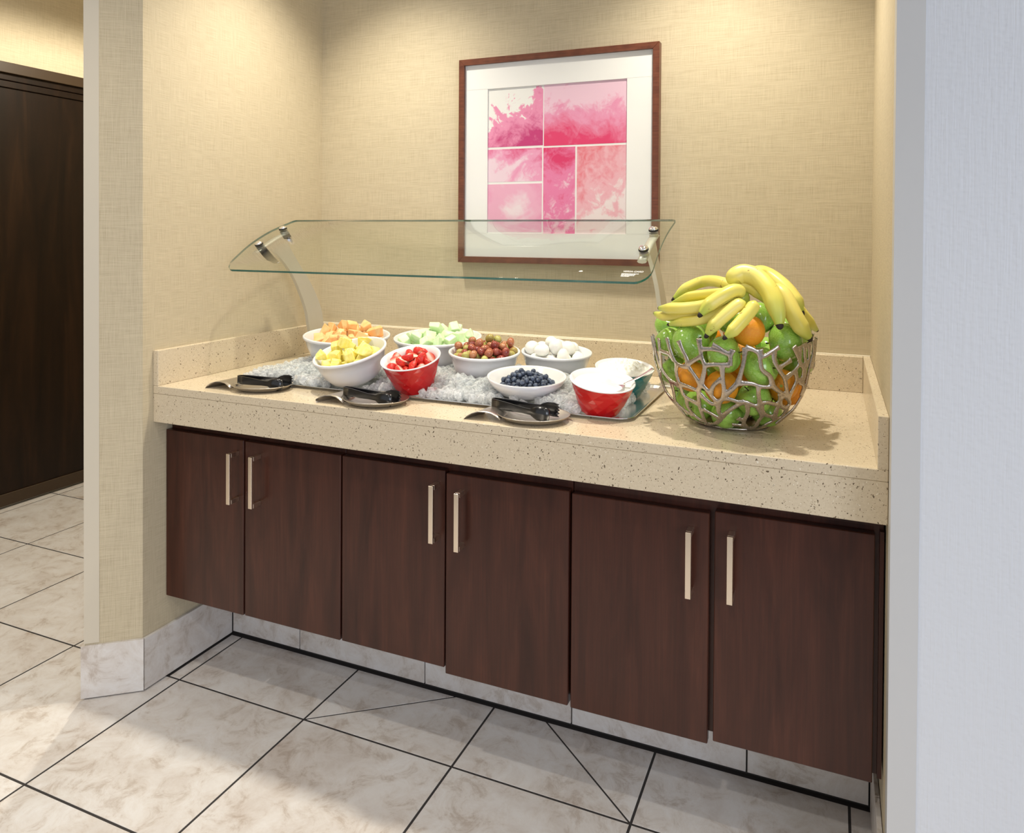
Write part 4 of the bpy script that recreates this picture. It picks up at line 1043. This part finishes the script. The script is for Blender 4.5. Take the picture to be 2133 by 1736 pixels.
def banana(parent, line, wpx, lift=0, lifts=None):
    Q, rad = banana_path(line, wpx, lift, lifts); k = len(Q); c0 = sum(Q, Vector()) / k
    b = bmesh.new(); sides = 15; rings = []; nr = (c0 - BC - Vector((0, 0, .1))).normalized()
    for i, p in enumerate(Q):
        t = (Q[min(i + 1, k - 1)] - Q[max(i - 1, 0)]).normalized(); nr = (nr - t * nr.dot(t)).normalized(); nn = nr; s = t.cross(nn)
        rg = []
        for q in range(sides):
            an = 2 * PI * q / sides; rr = rad[i] * (1 + .06 * math.cos(5 * an)); rg.append(b.verts.new(p - c0 + s * rr * math.cos(an) + nn * rr * math.sin(an)))
        rings.append(rg)
    for i in range(k - 1):
        for q in range(sides):
            f = b.faces.new((rings[i][q], rings[i][(q + 1) % sides], rings[i + 1][(q + 1) % sides], rings[i + 1][q])); f.smooth = True; f.material_index = 0
    b.faces.new(rings[-1]); b.faces.new(rings[0][::-1])
    o = obj('banana', b, 'banana_peel', parent, loc=c0 - parent.location)
    ta = o.data.attributes.new('along', 'FLOAT', 'POINT')
    for i in range(k):
        for q in range(sides): ta.data[i * sides + q].value = i / (k - 1)
    d = (Q[0] - Q[1]).normalized(); tp = [Q[0] - d * .001 - c0, Q[0] + d * .005 - c0, Q[0] + d * .009 - c0]
    obj('blossom_tip', sweep(tp, [rad[0] * 1.0, rad[0] * .8, rad[0] * .45], 9), 'banana_tip', o); return Q[-1]
def bunch(label, loc, lines):
    e = empty('banana_bunch', loc); tag(e, label, 'bananas', 'banana bunches on the basket'); ends_ = []
    for l in lines: ends_.append(banana(e, *l))
    c = sum(ends_, Vector()) / len(ends_)
    return e, ends_, c
e, en, c = bunch('bunch of yellow bananas fanned toward the glass guard', BC + Vector((-.05, -.06, .3)), FAN)
hub = on_dome(*crop(985, 385), lift=-.012)
obj('stem_crown', sweep([p for p in catmull([hub + Vector((-.01, 0, -.012)) - e.location, hub - e.location, hub + Vector((.004, .006, -.026)) - e.location], 4)], [.014, .016, .017, .017, .016, .015, .013, .012, .011], 9), 'banana_green', e)
e, en, c = bunch('bunch of yellow bananas draped over the wall side of the basket', BC + Vector((.06, 0, .33)), DRAPE)
hub = on_dome(*crop(925, 205), lift=-.004)
obj('stem_crown', sweep([q - e.location for q in catmull([on_dome(*crop(1010, 195), lift=-.002), hub, hub + Vector((-.014, .020, -.004))], 4)], [.016, .016, .0155, .015, .014, .013, .012, .011, .010], 9), 'banana_green', e)
